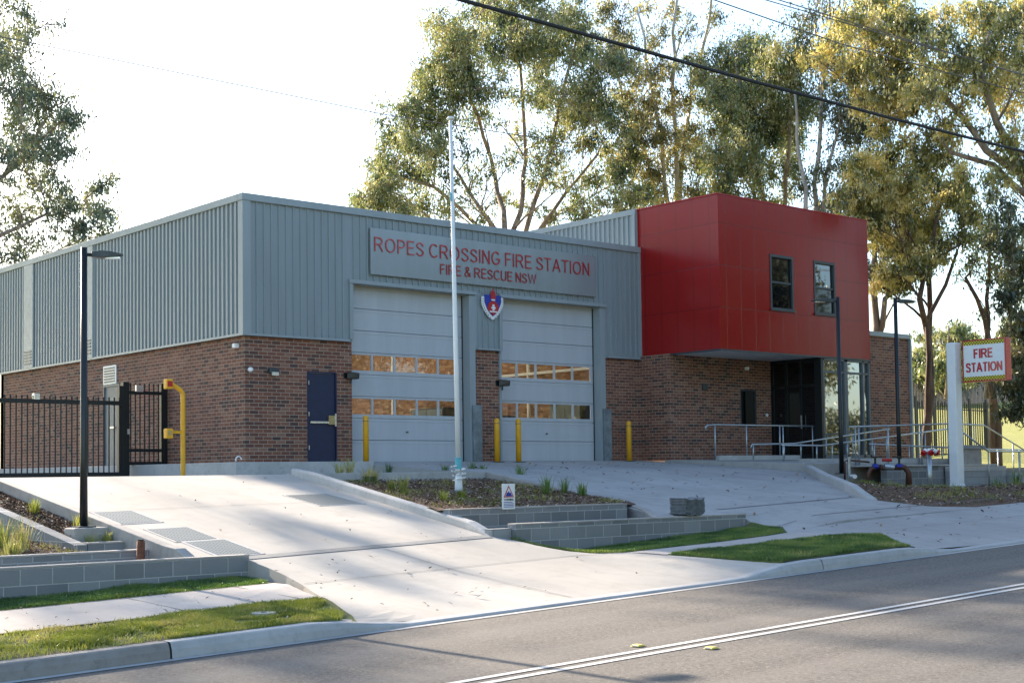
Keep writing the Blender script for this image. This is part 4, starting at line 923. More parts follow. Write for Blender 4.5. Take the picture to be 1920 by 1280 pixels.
# ------------------------------------------------------------------ FIRE STATION pylon sign
t = thing('pylon_sign', (16.1,-8.5,-1.0), 'white post sign reading FIRE STATION with yellow checked borders', 'sign')
x, y = 15.93, -8.5
MB().box(x-.15,x+.15,y-.13,y+.13,-.95,2.90).build('post', M['white'], t, bevel=.03)
MB().hexa([(x-.23,y-.2,-1.0),(x+.23,y-.2,-1.0),(x+.23,y+.2,-1.0),(x-.23,y+.2,-1.0)], [(x-.155,y-.135,-.74),(x+.155,y-.135,-.74),(x+.155,y+.135,-.74),(x-.155,y+.135,-.74)]).build('post_foot', M['white'], t, bevel=.03)
MB().box(x-.28,x+.28,y-.25,y+.25,-1.03,-.995).build('base_plate', M['kerb'], t)
xf = 16.0; ya, yb = -8.72, -9.93; z0, z1 = 1.86, 2.94
bx = MB().box(xf,xf+.26,yb,ya,z0,z1).build('sign_box', M['plastic_red'], t, bevel=.02)
MB().box(xf-.012,xf-.001,yb+.03,ya-.03,z0+.035,z1-.035).build('sign_face', M['white'], bx)
MB().box(xf-.016,xf-.0125,yb+.03,ya-.03,z0+.035,z0+.135).build('checked_band', M['check'], bx); MB().box(xf-.016,xf-.0125,yb+.03,ya-.03,z1-.135,z1-.035).build('checked_band', M['check'], bx)
MB().box(xf-.020,xf-.001,yb,yb+.028,z0,z1).box(xf-.020,xf-.001,ya-.028,ya,z0,z1).box(xf-.020,xf-.001,yb+.028,ya-.028,z1-.032,z1).box(xf-.020,xf-.001,yb+.028,ya-.028,z0,z0+.032).build('sign_frame', M['darkred'], bx)
text('FIRE', xf-.014, ya-.33, 2.46, .24, .52, M['redtext'], bx, 'lettering', axis='y', ext=.003, bold=.20)
text('STATION', xf-.014, ya-.10, 2.11, .24, 1.0, M['redtext'], bx, 'lettering', axis='y', ext=.003, bold=.20)

# ------------------------------------------------------------------ hydrant booster
hp = Vector((14.9,-8.5,-1.0))
hp = at(1744, 925, 35.6)
t = thing('fire_hydrant', tuple(hp), 'grey post with red and white capped hydrant outlets left of the sign post', 'hydrant')
x, y, z = hp; 
MB().tube([(x,y,z-.1),(x,y,z+1.02)], .062, 14).build('post', M['gal'], t, smooth=True)
MB().tube([(x-.16,y,z+1.10),(x+.24,y,z+1.10)], .05, 12).build('cross_pipe', M['gal'], t, smooth=True)
for dx, dy in ((-.14,-.13),(.16,-.13),(-.22,.0),(.27,.0)):
    a = Vector((x+dx*.7, y+dy*.4, z+1.10)); e = Vector((x+dx, y+dy, z+1.05))
    MB().tube([a,e], .06, 12).build('outlet', M['whiteplastic'], t); MB().tube([e,e+(e-a).normalized()*.07], [.075,.066], 12).build('cap', M['redpaint'], t)
# valve assembly
vp = at(1635, 925, 36.2)
t = thing('valve_assembly', tuple(vp), 'brown water pipes with blue flanged valves standing in the right garden bed', 'pipe valves')
def W_(px_, py_, d=36.2): return at(px_, py_, d)
d1 = 36.2
b = MB(); b.tube([W_(1628,912),W_(1628,890),W_(1632,880),W_(1642,874),W_(1652,874)], .06, 10); b.tube([W_(1686,874),W_(1696,876),W_(1704,886),W_(1704,915)], [.07,.07,.08,.09], 10); b.tube([W_(1650,876),W_(1690,876)], .065, 12)
b.build('main_pipe', M['copper'], t, smooth=True)
b = MB(); b.tube([W_(1584,905),W_(1584,865),W_(1590,862),W_(1630,866)], .025, 8); b.build('small_pipe', M['copper'], t, smooth=True)
for px_ in (1641,1686):
    b = MB(); b.tube([W_(px_-5,874),W_(px_+5,874)], .07, 16); b.build('blue_flange', M['bluepaint'], t)
    b = MB(); b.tube([W_(px_,874),W_(px_,858)], .03, 8); b.tube([W_(px_,858),W_(px_,855)], .08, 14); b.build('handwheel', M['black'], t)
b = MB(); b.tube([W_(1654,862),W_(1672,862)], .04, 10); b.build('red_meter', M['redpaint'], t)
b = MB(); b.tube([W_(1658,874,36.0),W_(1676,876,36.0)], .075, 12); b.build('valve_body', M['gal'], t)
t = thing('pipe_offcut', tuple(W_(1600,891,36)), 'short white pipe end lying beside the foot of the middle street lamp', 'pipe'); MB().tube([W_(1594,893,36.3),W_(1603,893,35.9)], .055, 14).build('pipe', M['whiteplastic'], t)
t = thing('steel_post', tuple(W_(1592,893,36.1)), 'thin galvanised post beside the foot of the middle street lamp', 'post'); MB().tube([W_(1592,897,36.2), W_(1592,858,36.2)], .045, 10).build('post', M['gal'], t); MB().tube([W_(1592,858,36.2), W_(1592,856,36.2)], .05, 10).build('cap', M['gal'], t)

# ------------------------------------------------------------------ right fence, far fence
t = thing('picket_fence', (34,4,0), 'black spear topped fence right of the brick wing in front of the sunny field', 'fence')
for k in range(33):
    x = lerp(33.4, 38.8, k/32)
    if k % 8 == 0: MB().box(x-.04,x+.04,3.94,4.02,-.3,2.62).build('post', M['black'], t)
    else: MB().tube([(x,4,-.1),(x,4,2.36),(x,4,2.46)], [.026,.026,.006], 5).build('picket', M['black'], t)
for z in (2.12,.25): MB().box(33.4,38.8,3.985,4.015,z-.025,z+.025).build('rail', M['black'], t)
MB().box(38.75,38.9,3.92,4.07,-.3,2.5).build('end_post', M['black'], t)
t = thing('far_fence', (80,40,4), 'weathered grey paling fence along the top of the field', 'fence')
A = at(1690, 740, 108); B_ = at(2100, 738, 125)
b = MB()
for k in range(170):
    p = A.lerp(B_, k/170); q = A.lerp(B_, (k+.85)/170); h = 1.55+random.uniform(-.1,.1); zt_ = p.z-.3
    b.hexa([(p.x,p.y,zt_-1),(q.x,q.y,zt_-1),(q.x+.02,q.y+.04,zt_-1),(p.x+.02,p.y+.04,zt_-1)], [(p.x,p.y,zt_+h),(q.x,q.y,zt_+h),(q.x+.02,q.y+.04,zt_+h),(p.x+.02,p.y+.04,zt_+h)])
b.build('palings', M['timber'], t)

# ------------------------------------------------------------------ wires
def wire(pts, r, label, mat, n=6, grp=None):
    P = [Vector(p) for p in pts]; Q = []
    for i in range(len(P)-1):
        for k in range(12):
            f = k/12; v = P[i].lerp(P[i+1], f); Q.append(v)
    Q.append(P[-1])
    MB().tube(Q, r, n).build('overhead_cable', mat, label=label, cat='cable', group=grp)
wire([(-40,-14,6.6),(-20,-14,6.15),(-4.88,-14,5.985),(1,-14,5.95),(5,-14,5.96),(9.7,-14,6.01),(30,-14,6.5)], .030, 'thick black bundled cable crossing the whole sky above the roof', M['wire'])
wire([(-40,-14,7.9),(.28,-14,7.09),(3.69,-14,7.03),(9.8,-14,7.22),(34,-14,8.4)], .011, 'lowest of the three thin wires at the top right', M['wire_thin'], grp='thin power wires at top right')
wire([(-40,-14.3,8.1),(1.2,-14.3,7.27),(9.5,-14.3,7.42),(34,-14.3,8.5)], .010, 'middle of the three thin wires at the top right', M['wire_thin'], grp='thin power wires at top right')
wire([(-40,-13.7,8.3),(1.7,-13.7,7.52),(9.95,-13.7,7.75),(34,-13.7,8.7)], .010, 'highest of the three thin wires at the top right', M['wire_thin'], grp='thin power wires at top right')
wire([(-30,12,14.5),(-2.0,10,12.0),(11.24,10,11.91),(20,10,12.2)], .016, 'single pale wire across the white sky from the left tree to the centre tree', M['wire_thin'])

# ------------------------------------------------------------------ plants and grass (stuff)
def blades(name, mat, area, n, h, wd, zf, seed, ok=None, cl=None):
    rnd = random.Random(seed); b = MB(); x0, x1, y0, y1 = area; vs = []; fs = []
    k = 0
    while k < n:
        x = rnd.uniform(x0, x1); y = rnd.uniform(y0, y1)
        k += 1
        if ok and not ok(x, y): continue
        c = .55+.9*max(0, .5+noise.noise(Vector((x*1.7, y*1.7, seed))))
        hh = h*rnd.uniform(.5, 1.2)*c; a = rnd.uniform(0, 6.28); dx, dy = math.cos(a)*wd, math.sin(a)*wd
        lx, ly = rnd.gauss(0, .45)*hh, rnd.gauss(0, .45)*hh; z = zf(x, y); o = len(vs)
        vs += [(x-dx,y-dy,z-.01),(x+dx,y+dy,z-.01),(x+lx*.4+dx*.7,y+ly*.4+dy*.7,z+hh*.6),(x+lx,y+ly,z+hh),(x+lx*.4-dx*.7,y+ly*.4-dy*.7,z+hh*.6)]
        fs.append((o,o+1,o+2,o+3,o+4))
    b.add(vs, fs); return b.build(name, mat, kind='stuff', rec=False)
bare = lambda x, y: noise.noise(Vector((x*.9, y*1.2, 5))) > -.32-.25*sm((-9.9-x)/1.5)*-1
def bareok(x, y):
    v = noise.noise(Vector((x*1.1, y*1.6, 5)))+.5*noise.noise(Vector((x*4, y*4, 2)))
    if x < -9.9 and y < -14.3: return v > .12 or random.random() < .12
    return v > -.36
LV = lambda x, y: x < pw(y, [-15.85,-15.4,-14.35], [-8.05,-7.72,-7.35])-.03 and bareok(x, y)
blades('lawn_grass', M['blade'], (-13.5,-7.3,-15.79,-14.33), 90000, .045, .0035, vz, 1, LV)
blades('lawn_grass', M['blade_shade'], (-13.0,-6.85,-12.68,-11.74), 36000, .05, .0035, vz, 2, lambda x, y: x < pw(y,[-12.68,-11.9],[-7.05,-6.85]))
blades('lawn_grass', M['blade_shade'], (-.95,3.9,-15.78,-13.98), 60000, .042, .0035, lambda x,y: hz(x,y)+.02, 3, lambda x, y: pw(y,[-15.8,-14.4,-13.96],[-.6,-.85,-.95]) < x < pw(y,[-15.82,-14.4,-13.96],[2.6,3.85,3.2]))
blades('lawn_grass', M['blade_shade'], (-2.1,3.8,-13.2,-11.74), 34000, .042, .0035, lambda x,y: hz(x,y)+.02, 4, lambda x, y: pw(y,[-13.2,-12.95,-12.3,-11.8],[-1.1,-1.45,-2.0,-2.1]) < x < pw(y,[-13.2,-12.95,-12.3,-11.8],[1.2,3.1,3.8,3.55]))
blades('lawn_weeds', M['straw'], (-13.5,-7.3,-15.79,-14.33), 24000, .05, .003, vz, 21, LV)
blades('lawn_weeds', M['straw'], (-.95,3.9,-15.78,-13.98), 5000, .045, .003, lambda x,y: hz(x,y)+.02, 23, lambda x, y: pw(y,[-15.8,-14.4,-13.96],[-.6,-.85,-.95]) < x < pw(y,[-15.82,-14.4,-13.96],[2.6,3.85,3.2]))
blades('bed_weeds', M['blade'], (-2.3,3.4,-10.15,-4.8), 7500, .075, .004, zC, 24, lambda x,y: K2(y)+.2 < x < (K3(y)-.12 if y > -10.0 else 1.8) and noise.noise(Vector((x*1.3,y*1.3,9))) > .05)
blades('bed_weeds', M['blade'], (9,20,-12.6,-7.2), 9000, .10, .005, zD, 25, lambda x,y: x > K4(max(-11.3,y))+.3 and noise.noise(Vector((x*.9,y*.9,9))) > .05 and not (y < -12.2 and x < 10.8))
blades('bed_weeds', M['straw'], (-11,-8.4,-10.3,-5), 9000, .09, .004, zB, 26, lambda x,y: noise.noise(Vector((x*1.3,y*1.3,4))) > -.05)
def tuft(x, y, z, h, n, mat, label, grp, seed, sp=.10):
    rnd = random.Random(seed); b = MB(); vs = []; fs = []
    for k in range(n):
        a = rnd.uniform(0, 6.28); r_ = abs(rnd.gauss(0, sp*.5)); bx_, by_ = x+r_*math.cos(a), y+r_*math.sin(a); hh = h*rnd.uniform(.45,1.1); ln = rnd.uniform(.15,.6)*hh
        wd = .006; dx, dy = -math.sin(a)*wd, math.cos(a)*wd; ex, ey = math.cos(a)*ln, math.sin(a)*ln; o = len(vs)
        vs += [(bx_-dx,by_-dy,z-.02),(bx_+dx,by_+dy,z-.02),(bx_+ex*.4-dx,by_+ey*.4-dy,z+hh*.62),(bx_+ex*.4+dx,by_+ey*.4+dy,z+hh*.62),(bx_+ex,by_+ey,z+hh)]
        fs += [(o,o+1,o+3,o+2),(o+2,o+3,o+4)]
    b.add(vs, fs); b.build('grass_plant', mat, rec=False, label=label, cat='plant', group=grp)
G1 = 'young grass plants in the flagpole garden'
for k, (px_, py_, h, mt, lb) in enumerate([(637,893,.34,'straw','bright tuft nearest the left tip of the flagpole garden'),(655,892,.40,'straw','tall feathery tuft at the left of the flagpole garden'),(688,905,.36,'straw','wide sunlit tuft left of the middle of the flagpole garden'),(703,905,.33,'straw','leaning sunlit tuft beside the wide one in the flagpole garden'),
        (735,920,.28,'straw','low yellow tuft along the kerb of the flagpole garden'),(755,925,.36,'straw','upright yellow tuft along the sloping kerb, left of the flagpole'),(728,890,.30,'blade_shade','small green tuft at the back edge of the garden, left'),(835,892,.28,'blade_shade','small green tuft at the back just left of the flagpole'),
        (885,888,.30,'blade_shade','small green tuft at the back just right of the flagpole'),(905,889,.26,'blade_shade','second small green tuft right of the flagpole at the back'),(975,900,.38,'blade_shade','green tuft directly behind the warning sign'),(1026,928,.42,'blade_shade','tall green tuft right of the warning sign'),(1058,925,.34,'blade_shade','loose green tuft between two taller ones right of the warning sign'),(1091,930,.30,'blade_shade','small green tuft nearest the right tip of the flagpole garden'),(832,940,.22,'blade','olive tuft in front of the flagpole base'),(865,936,.2,'blade','low olive tuft right in front of the flagpole')]):
    # place on the sloping bed
    r = at(px_, py_, 1)-CAM; tt = 18
    while tt < 40:
        P = CAM+r*tt
        if P.z < zC(P.x, P.y) and P.y > -10.15: break
        tt += .05
    tuft(P.x, P.y, zC(P.x,P.y), h, 60, M[mt], lb, G1, 50+k)
G2_ = 'grass plants in the left garden bed'
for k, (x, y, h, n_, lb) in enumerate([(-10.0,-9.6,.42,90,'large sunlit tuft at the left edge of the lower left bed'),(-9.75,-9.2,.38,80,'spreading tuft behind the large one in the lower left bed'),(-9.15,-9.3,.48,70,'tall arching tuft in the middle of the lower left bed'),(-8.95,-9.5,.50,60,'tall thin tuft nearest the sloping block wall'),(-9.3,-9.9,.24,60,'low tuft by the front coping of the lower left bed'),(-10.3,-8.6,.35,70,'tuft at the far back of the lower left bed')]):
    tuft(x, y, zB(x,y), h, n_, M['straw'], lb, G2_, 90+k, .2)
for k, (x, y, h, lb) in enumerate([(-7.75,-9.5,.20,'small tuft right of the footing of the left street lamp'),(-8.0,-9.5,.18,'small tuft in front of the left street lamp'),(-7.8,-8.7,.25,'bushy tuft behind the left street lamp'),(-7.95,-7.4,.26,'tuft halfway up the narrow left bed')]):
    tuft(x, y, zA(x,y), h, 50, M['blade'], lb, 'grass plants beside the left street lamp', 120+k)
for k, (px_, py_, h, dd, lb) in enumerate([(1540+100,905,.3,36.5,'small green plant at the left of the right garden bed'),(1690,912,.3,36,'small plant in front of the valves'),(1868,925,.42,35.5,'dark plant left of the pair at the far right of the bed'),(1905,922,.5,35,'large dark plant at the far right of the bed'),(1725,935,.25,34.5,'small plant in front of the hydrant post'),(1635,930,.2,34.2,'low plant near the tip of the kerb in the right bed')]):
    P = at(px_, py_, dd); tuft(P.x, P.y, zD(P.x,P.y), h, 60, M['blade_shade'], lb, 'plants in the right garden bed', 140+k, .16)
# mulch chips
def chips(name, n, area, zf, seed, ok, mats, s0=.03):
    rnd = random.Random(seed); b = MB(); vs = []; 
    for _ in range(n):
        x, y = rnd.uniform(area[0],area[1]), rnd.uniform(area[2],area[3])
        if not ok(x, y): continue
        z = zf(x, y)+.02+rnd.uniform(0,.02); a = rnd.uniform(0,6.28); s_ = s0*rnd.uniform(.5,1.6); c_, d_ = math.cos(a)*s_, math.sin(a)*s_; e = rnd.uniform(-.5,.5)*s_; w_ = .4
        b.cur = rnd.randrange(len(mats)); b.add([(x-c_,y-d_,z-e),(x+d_*w_,y-c_*w_,z+.004),(x+c_,y+d_,z+e),(x-d_*w_,y+c_*w_,z+.008)], [(0,1,2,3)])
    return b.build(name, mats, kind='stuff', rec=False)
M['chip1'] = plain('chip_tan', (.30,.19,.12), .9, 0, .3); M['chip2'] = plain('chip_brown', (.12,.06,.035), .9, 0, .3); M['chip3'] = plain('chip_pale', (.42,.34,.26), .9, 0, .3); M['chip4'] = plain('leaf_litter', (.07,.05,.03), .9, 0, .3)
cm = [M['chip1'],M['chip2'],M['chip3'],M['chip2']]
chips('bark_mulch', 9000, (-2.4,3.5,-10.15,-4.75), zC, 5, lambda x,y: K2(y)+.2 < x < (K3(y)-.12 if y > -10.0 else 1.8), cm)
chips('bark_mulch', 6000, (-11.2,-8.4,-10.3,-4), zB, 6, lambda x,y: True, cm); chips('bark_mulch', 3500, (-8.18,-7.65,-9.6,-4), zA, 7, lambda x,y: True, cm)
chips('bark_mulch', 8000, (8.3,22,-12.9,-6.95), zD, 8, lambda x,y: x > K4(max(-11.3,y))+.25 and not (y < -12.3 and x < 10.5), cm, .04)
lm_ = [M['chip4'],M['chip2'],M['chip1']]
chips('fallen_leaves', 170, (3.6,13,-13.5,-.6), hz, 9, lambda x,y: K3(y)+.15 < x < K4(y)-.1 and (x > 3.8 or y > -11), lm_, .05)
chips('fallen_leaves', 70, (-7,3,-15.6,-5), plat, 10, lambda x,y: x < K2(y)-.2 if y > -12 else x < -1.5, lm_, .03)
chips('fallen_leaves', 80, (4,16,-15.6,-13), hz, 11, lambda x,y: True, lm_, .045)
chips('fallen_leaves', 30, (-7.2,-4.5,-15.4,-12), hz, 13, lambda x,y: True, lm_, .035)
chips('fallen_leaves', 320, (-12,0,-15.7,-12), verge_z, 12, lambda x,y: x < -8, cm, .022)

# ------------------------------------------------------------------ TREES
def tree(base, trunks, clumps, leaf, barkm, label, grp='eucalyptus trees behind the station', seed=1, ls=.155, dens=.62, r0_=.17, kind_name='gum_tree', tuft_n=None, open_=1.0, cat='tree', extra=1):
    """base: ground point; trunks: list of polylines of points starting at base; clumps: (centre, radius, density)"""
    rnd = random.Random(seed); base = Vector(base)
    t = thing(kind_name, tuple(base), label, cat, grp)
    nodes = []; b = MB()
    for tr in trunks:
        P = [Vector(p) for p in tr]; Q = []
        for i in range(len(P)-1):
            k = max(2, int((P[i+1]-P[i]).length/1.0))
            for j in range(k): Q.append(P[i].lerp(P[i+1], j/k))
        Q.append(P[-1]); n = len(Q)
        Q = [q+Vector((rnd.gauss(0,.05),rnd.gauss(0,.05),0))*(1 if 0 < i < n-1 else 0) for i, q in enumerate(Q)]
        rad = [max(.035, r0_*(1-.80*i/n)*(1.25 if i == 0 else 1)) for i in range(n)]
        b.tube(Q, rad, 8)
        for q, r_ in zip(Q, rad): nodes.append((q, r_))
    TU = []
    cl = []
    for c, r_, dn in clumps:
        c = Vector(c); cl.append((c, r_*1.0, dn))
        for _ in range(extra+(extra>0)):
            v = Vector((rnd.gauss(0,1),rnd.gauss(0,1),rnd.gauss(0,.8))).normalized()*r_*rnd.uniform(.6,1.9); cl.append((c+v, r_*rnd.uniform(.5,.9), dn*rnd.uniform(.3,.7)))
    cl.sort(key=lambda q: min((q[0]-nd[0]).length for nd in nodes))
    for c, R_, dn in cl:
        best = min(nodes, key=lambda nd: (nd[0]-c).length -.42*min(6,c.z-nd[0].z) + 2.5*max(0, nd[0].z-(c.z-.5*(Vector((nd[0].x,nd[0].y,0))-Vector((c.x,c.y,0))).length)))
        s_, r_ = best; L_ = (c-s_).length; rs = min(r_*.6, .025+.012*L_); n = max(4, int(L_/.7))
        mid = s_.lerp(c, .42)+Vector((0,0,.06*L_))+Vector((rnd.gauss(0,.08*L_),rnd.gauss(0,.08*L_),0))
        Q = []
        for i in range(n+1):
            f = i/n; Q.append(s_*(1-f)**2+mid*2*f*(1-f)+c*f*f+Vector((rnd.gauss(0,.03),rnd.gauss(0,.03),rnd.gauss(0,.03)))*(1 if 0<i else 0))
        rad = [lerp(rs, .014, i/n) for i in range(n+1)]; b.tube(Q, rad, 6)
        for q, rr in list(zip(Q, rad))[2:]: nodes.append((q, max(rr, .03)))
        m_ = tuft_n or max(6, int(12*R_**1.2*open_))
        for _ in range(m_):
            v = Vector((rnd.gauss(0,1),rnd.gauss(0,1),rnd.gauss(0,.85))); v = v.normalized()*R_*1.12*(rnd.random()**.45); p = c+v
            q0 = Q[rnd.randrange(n//2, n+1)]; mm = q0.lerp(p, .5)+Vector((rnd.gauss(0,.1),rnd.gauss(0,.1),.12*R_))
            b.tube([q0, mm, p], [.016,.011,.006], 4, cap=False)
            tr_ = R_*rnd.uniform(.25,.6)+.12
            TU.append((p.x, p.y, p.z, tr_, max(4, int(78*dn*dens*(tr_/.35)**1.4/(ls/.20)**1.6))))
    b.build('trunk', M[barkm], t, smooth=True, rec=False)
    g = np.random.default_rng(seed); T = np.array(TU); R_ = np.repeat(T, T[:,4].astype(int), axis=0); n = len(R_)
    p = R_[:,:3]+g.normal(0,1,(n,3))*R_[:,3:4]*np.array([.55,.55,.55])*g.uniform(.3,1.5,(n,1))
    l = ls*g.uniform(.6,1.3,n); wd = l*g.uniform(.12,.22,n); a = g.uniform(0,6.283,n); tl = g.normal(0,.55,n)
    d = np.stack([np.cos(a)*np.sin(tl), np.sin(a)*np.sin(tl), -np.cos(tl)*.8], 1); rd = g.normal(0,1,(n,3)); k = g.random(n) < .25; d[k] = rd[k]
    d /= np.linalg.norm(d,axis=1)[:,None]; s_ = g.normal(0,1,(n,3))*np.array([1,1,.5]); s_ -= d*(s_*d).sum(1)[:,None]; s_ *= (wd/np.maximum(np.linalg.norm(s_,axis=1),1e-4))[:,None]
    V = np.stack([p, p+d*(l*.45)[:,None]+s_, p+d*l[:,None], p+d*(l*.45)[:,None]-s_], 1).reshape(-1,3)-np.array(base)
    me = bpy.data.meshes.new('foliage'); me.vertices.add(4*n); me.vertices.foreach_set('co', V.astype(np.float32).ravel())
    me.loops.add(4*n); me.loops.foreach_set('vertex_index', np.arange(4*n, dtype=np.int32)); me.polygons.add(n); me.polygons.foreach_set('loop_start', np.arange(0,4*n,4,dtype=np.int32))
    me.polygons.foreach_set('loop_total', np.full(n,4,dtype=np.int32)); me.materials.append(M[leaf]); me.update(calc_edges=True)
    o = bpy.data.objects.new('foliage', me); C.objects.link(o); o.parent = t
    return t, n
S = lambda px_, d: px_*d/FPX
def px_tree(d, basepx, trunks, clumps, leaf, barkm, label, seed, thick=2.0, zbase=None, **kw):
    """all coordinates given in photo pixels at distance d; clumps spread in depth by their own random offset"""
    rnd = random.Random(seed*31)
    P = lambda x, y, o=0: at(x, y, d+o)
    bp = P(*basepx); bz = terr(bp.x, bp.y)-.2; bp.z = bz if zbase is None else zbase
    T = [[tuple(bp)]+[tuple(P(x, y, (rnd.uniform(-1,1)*thick*.5 if i else 0))) for i, (x, y) in enumerate(tr)] for tr in trunks]
    CL = []
    for c in clumps:
        x, y, r_ = c[:3]; dn = c[3] if len(c) > 3 else 1
        CL.append((tuple(P(x, y, rnd.uniform(-1,1)*thick)), S(r_, d), dn))
    return tree(bp, T, CL, leaf, barkm, label, seed=seed, **kw)
total = 0
def add(*a, **k):
    global total; total += px_tree(*a, **k)[1]
# left tree at the frame edge
add(46, (-160,900), [[(-150,560),(-110,380),(-60,220),(-40,60)],[(-130,480),(-40,360),(40,300),(80,230)],[(-120,520),(0,440),(90,400)]],
    [(15,20,45),(0,80,48),(35,105,36),(10,170,45),(45,190,34),(70,160,30),(30,235,40),(85,215,34),(120,190,26),(60,275,38),(110,250,34),(140,215,22),(20,305,42),(75,330,34),(115,295,28),(15,370,40),(60,390,30,.7),(120,345,30),(160,375,26),(190,350,22),(130,400,28),(165,420,26),(195,400,22),(100,435,26,.6),(30,430,24,.5),(150,450,22,.7),(15,475,34),(60,470,22,.4),(200,440,14,.5),(-40,120,60),(-60,260,60),(-40,400,50)],
    'leaf_grey','bark','tall gum tree with hanging grey green leaves at the left edge of the photo',11, thick=2.2, dens=.6)
# off-frame trees that throw the dappled light
YT = [(-2.5,30,17,1.7,'slender gum beyond the side gate, nearest the building'),(-8.5,26,14,1.6,'low spreading gum out of frame beyond the side gate'),(-14,29,17,1.9,'full gum out of frame past the gate'),(-20,24,14,1.8,'wide gum far out of frame at left'),(-5.5,40,22,2.0,'tall gum behind the slender one beyond the yard'),(-15,42,24,2.2,'tallest gum far behind the yard'),(-27,34,19,2.2,'broad gum furthest left behind the yard'),(1.0,47,31,2.6,'very tall gum straight behind the side wall'),(-10,54,34,2.8,'highest gum in the far row behind the yard')]
for k, (x, y, h, R_, lb) in enumerate(YT):
    rnd = random.Random(200+k); cl_ = [((x+rnd.gauss(0,2.3), y+rnd.gauss(0,1.8), h*rnd.uniform(.42,1.0)), R_*rnd.uniform(.35,.75), .7) for _ in range(11)]
    total += tree((x,y,-.5), [[(x,y,-.5),(x+rnd.gauss(0,.4),y,h*.5),(x+rnd.gauss(0,.8),y,h*.85)],[(x,y,-.5),(x+.1,y,h*.25),(x+rnd.gauss(0,1.5),y+1,h*.7)]], cl_, 'leaf_grey', 'bark', lb, grp='gum trees in the yard left of the station', seed=300+k, ls=.42, dens=.58, extra=0)[1]
# big central gum
add(58, (955,880), [[(950,560),(925,430),(860,330),(800,235)],[(945,600),(945,430),(930,330),(880,180),(850,120)],[(955,600),(970,430),(985,300),(975,130),(960,40)],[(960,600),(985,430),(1020,330),(1050,190),(1080,80)],[(965,600),(1010,430),(1060,360),(1120,290)],[(940,600),(890,420),(820,350),(740,330)]],
    [(900,25,44),(960,10,44),(1015,20,44),(1060,30,36),(870,75,40),(930,85,46),(995,80,46),(1060,90,44),(1105,75,30),(845,110,32),(800,145,30),(860,150,46),(925,165,36,.7),(990,170,36,.7),(1050,165,44),(1110,140,40),(1150,120,22,.6),(790,185,34),(840,215,40),(905,225,30,.5),(975,250,30,.5),(1075,215,40,1.3),(1125,200,36,1.3),(1155,235,30),(765,240,34),(735,265,22),(800,270,38),(865,280,26,.4),(1040,270,30,.8),(1095,265,28),(1150,285,26,.8),(740,310,32),(780,335,34),(725,345,26),(830,335,26,.5),(890,350,20,.3),(945,370,24,.5),(1000,340,22,.4),(1060,340,26,.6),(1115,330,28,.8),(1165,330,26),(700,375,26),(745,385,32),(790,392,30),(845,400,24,.5),(1030,400,24,.6),(1080,395,26,.8),(1130,385,30),(1175,380,28),(680,385,18),(900,405,20,.4),(712,300,22,.7),(735,360,26,.7),(705,345,20,.6),(760,200,20,.6),(815,110,24,.7),(840,60,26,.7),(1180,280,22,.6),(1190,360,22,.7),(960,300,22,.35),(900,320,20,.35),(1010,300,20,.35)],
    'leaf_green','bark','big domed gum tree with many fanning stems behind the roof, directly behind the flagpole',21, thick=3.4, dens=1.2, r0_=.19)
# tall sparse gum
add(62, (1270,880), [[(1270,600),(1266,380),(1266,200),(1262,60),(1275,-60)],[(1275,600),(1275,330),(1300,160),(1330,40),(1345,-40)],[(1265,560),(1240,260),(1215,120),(1195,20)],[(1262,500),(1210,290),(1160,150),(1140,60)]],
    [(1135,20,26,.6),(1150,70,28,.7),(1170,120,26,.7),(1135,110,22,.6),(1200,25,20,.35),(1230,70,22,.4),(1260,25,20,.35),(1215,150,26,.6),(1250,130,22,.4),(1300,60,18,.25),(1340,20,18,.25),(1310,110,20,.3),(1180,180,28,.8),(1225,200,30,.8),(1275,190,26,.6),(1190,250,30,.9),(1240,255,32,.9),(1290,245,28,.7),(1170,300,24,.7),(1215,320,30,.9),(1260,310,30,.8),(1310,300,24,.7),(1200,370,26,.8),(1250,370,22,.5),(1310,360,26,.8)],
    'leaf_mix','bark_pale','tall thin gum with bare upper branches and sparse leaves, right of the big domed gum',22, thick=2.6, r0_=.19, dens=1.7)
# dense dark-olive tree
add(58, (1440,880), [[(1440,500),(1430,380),(1400,250),(1380,120)],[(1445,500),(1470,380),(1480,230),(1490,100)],[(1440,500),(1415,360),(1350,260)]],
    [(1330,130,32),(1370,110,36),(1415,100,40),(1460,90,38),(1345,165,34),(1390,155,40),(1440,150,42),(1490,130,34),(1360,205,36,1.2),(1410,205,44,1.3),(1460,205,44,1.3),(1505,190,36),(1375,250,40,1.4),(1425,255,42,1.3),(1475,255,34),(1350,300,34),(1395,305,36),(1440,315,34),(1485,310,26,.7),(1340,350,30),(1380,360,28),(1425,360,26,.7),(1470,370,22,.6)],
    'leaf_green','bark','dense olive crowned gum right above the left half of the red storey',23, thick=3.2, dens=1.25, r0_=.17)
# pale trunks
add(54, (1525,880), [[(1527,560),(1530,395),(1537,240),(1548,120),(1555,-10)],[(1525,600),(1515,400),(1497,260),(1490,170)],[(1530,600),(1550,330),(1585,200)]],
    [(1500,30,30,.6),(1545,20,30,.6),(1515,80,26,.6),(1590,60,36),(1560,110,30),(1590,150,34),(1625,110,34),(1575,210,34,1.2),(1615,200,36,1.2),(1590,260,36,1.3),(1640,250,34,1.2),(1555,320,26,.8),(1600,310,32,1.2),(1645,300,30),(1580,370,28),(1630,360,30),(1505,350,20,.6),(1560,385,22)],
    'leaf_dark','bark_pale','gum with two pale grey trunks rising behind the middle of the red storey',24, thick=2.2, r0_=.17)
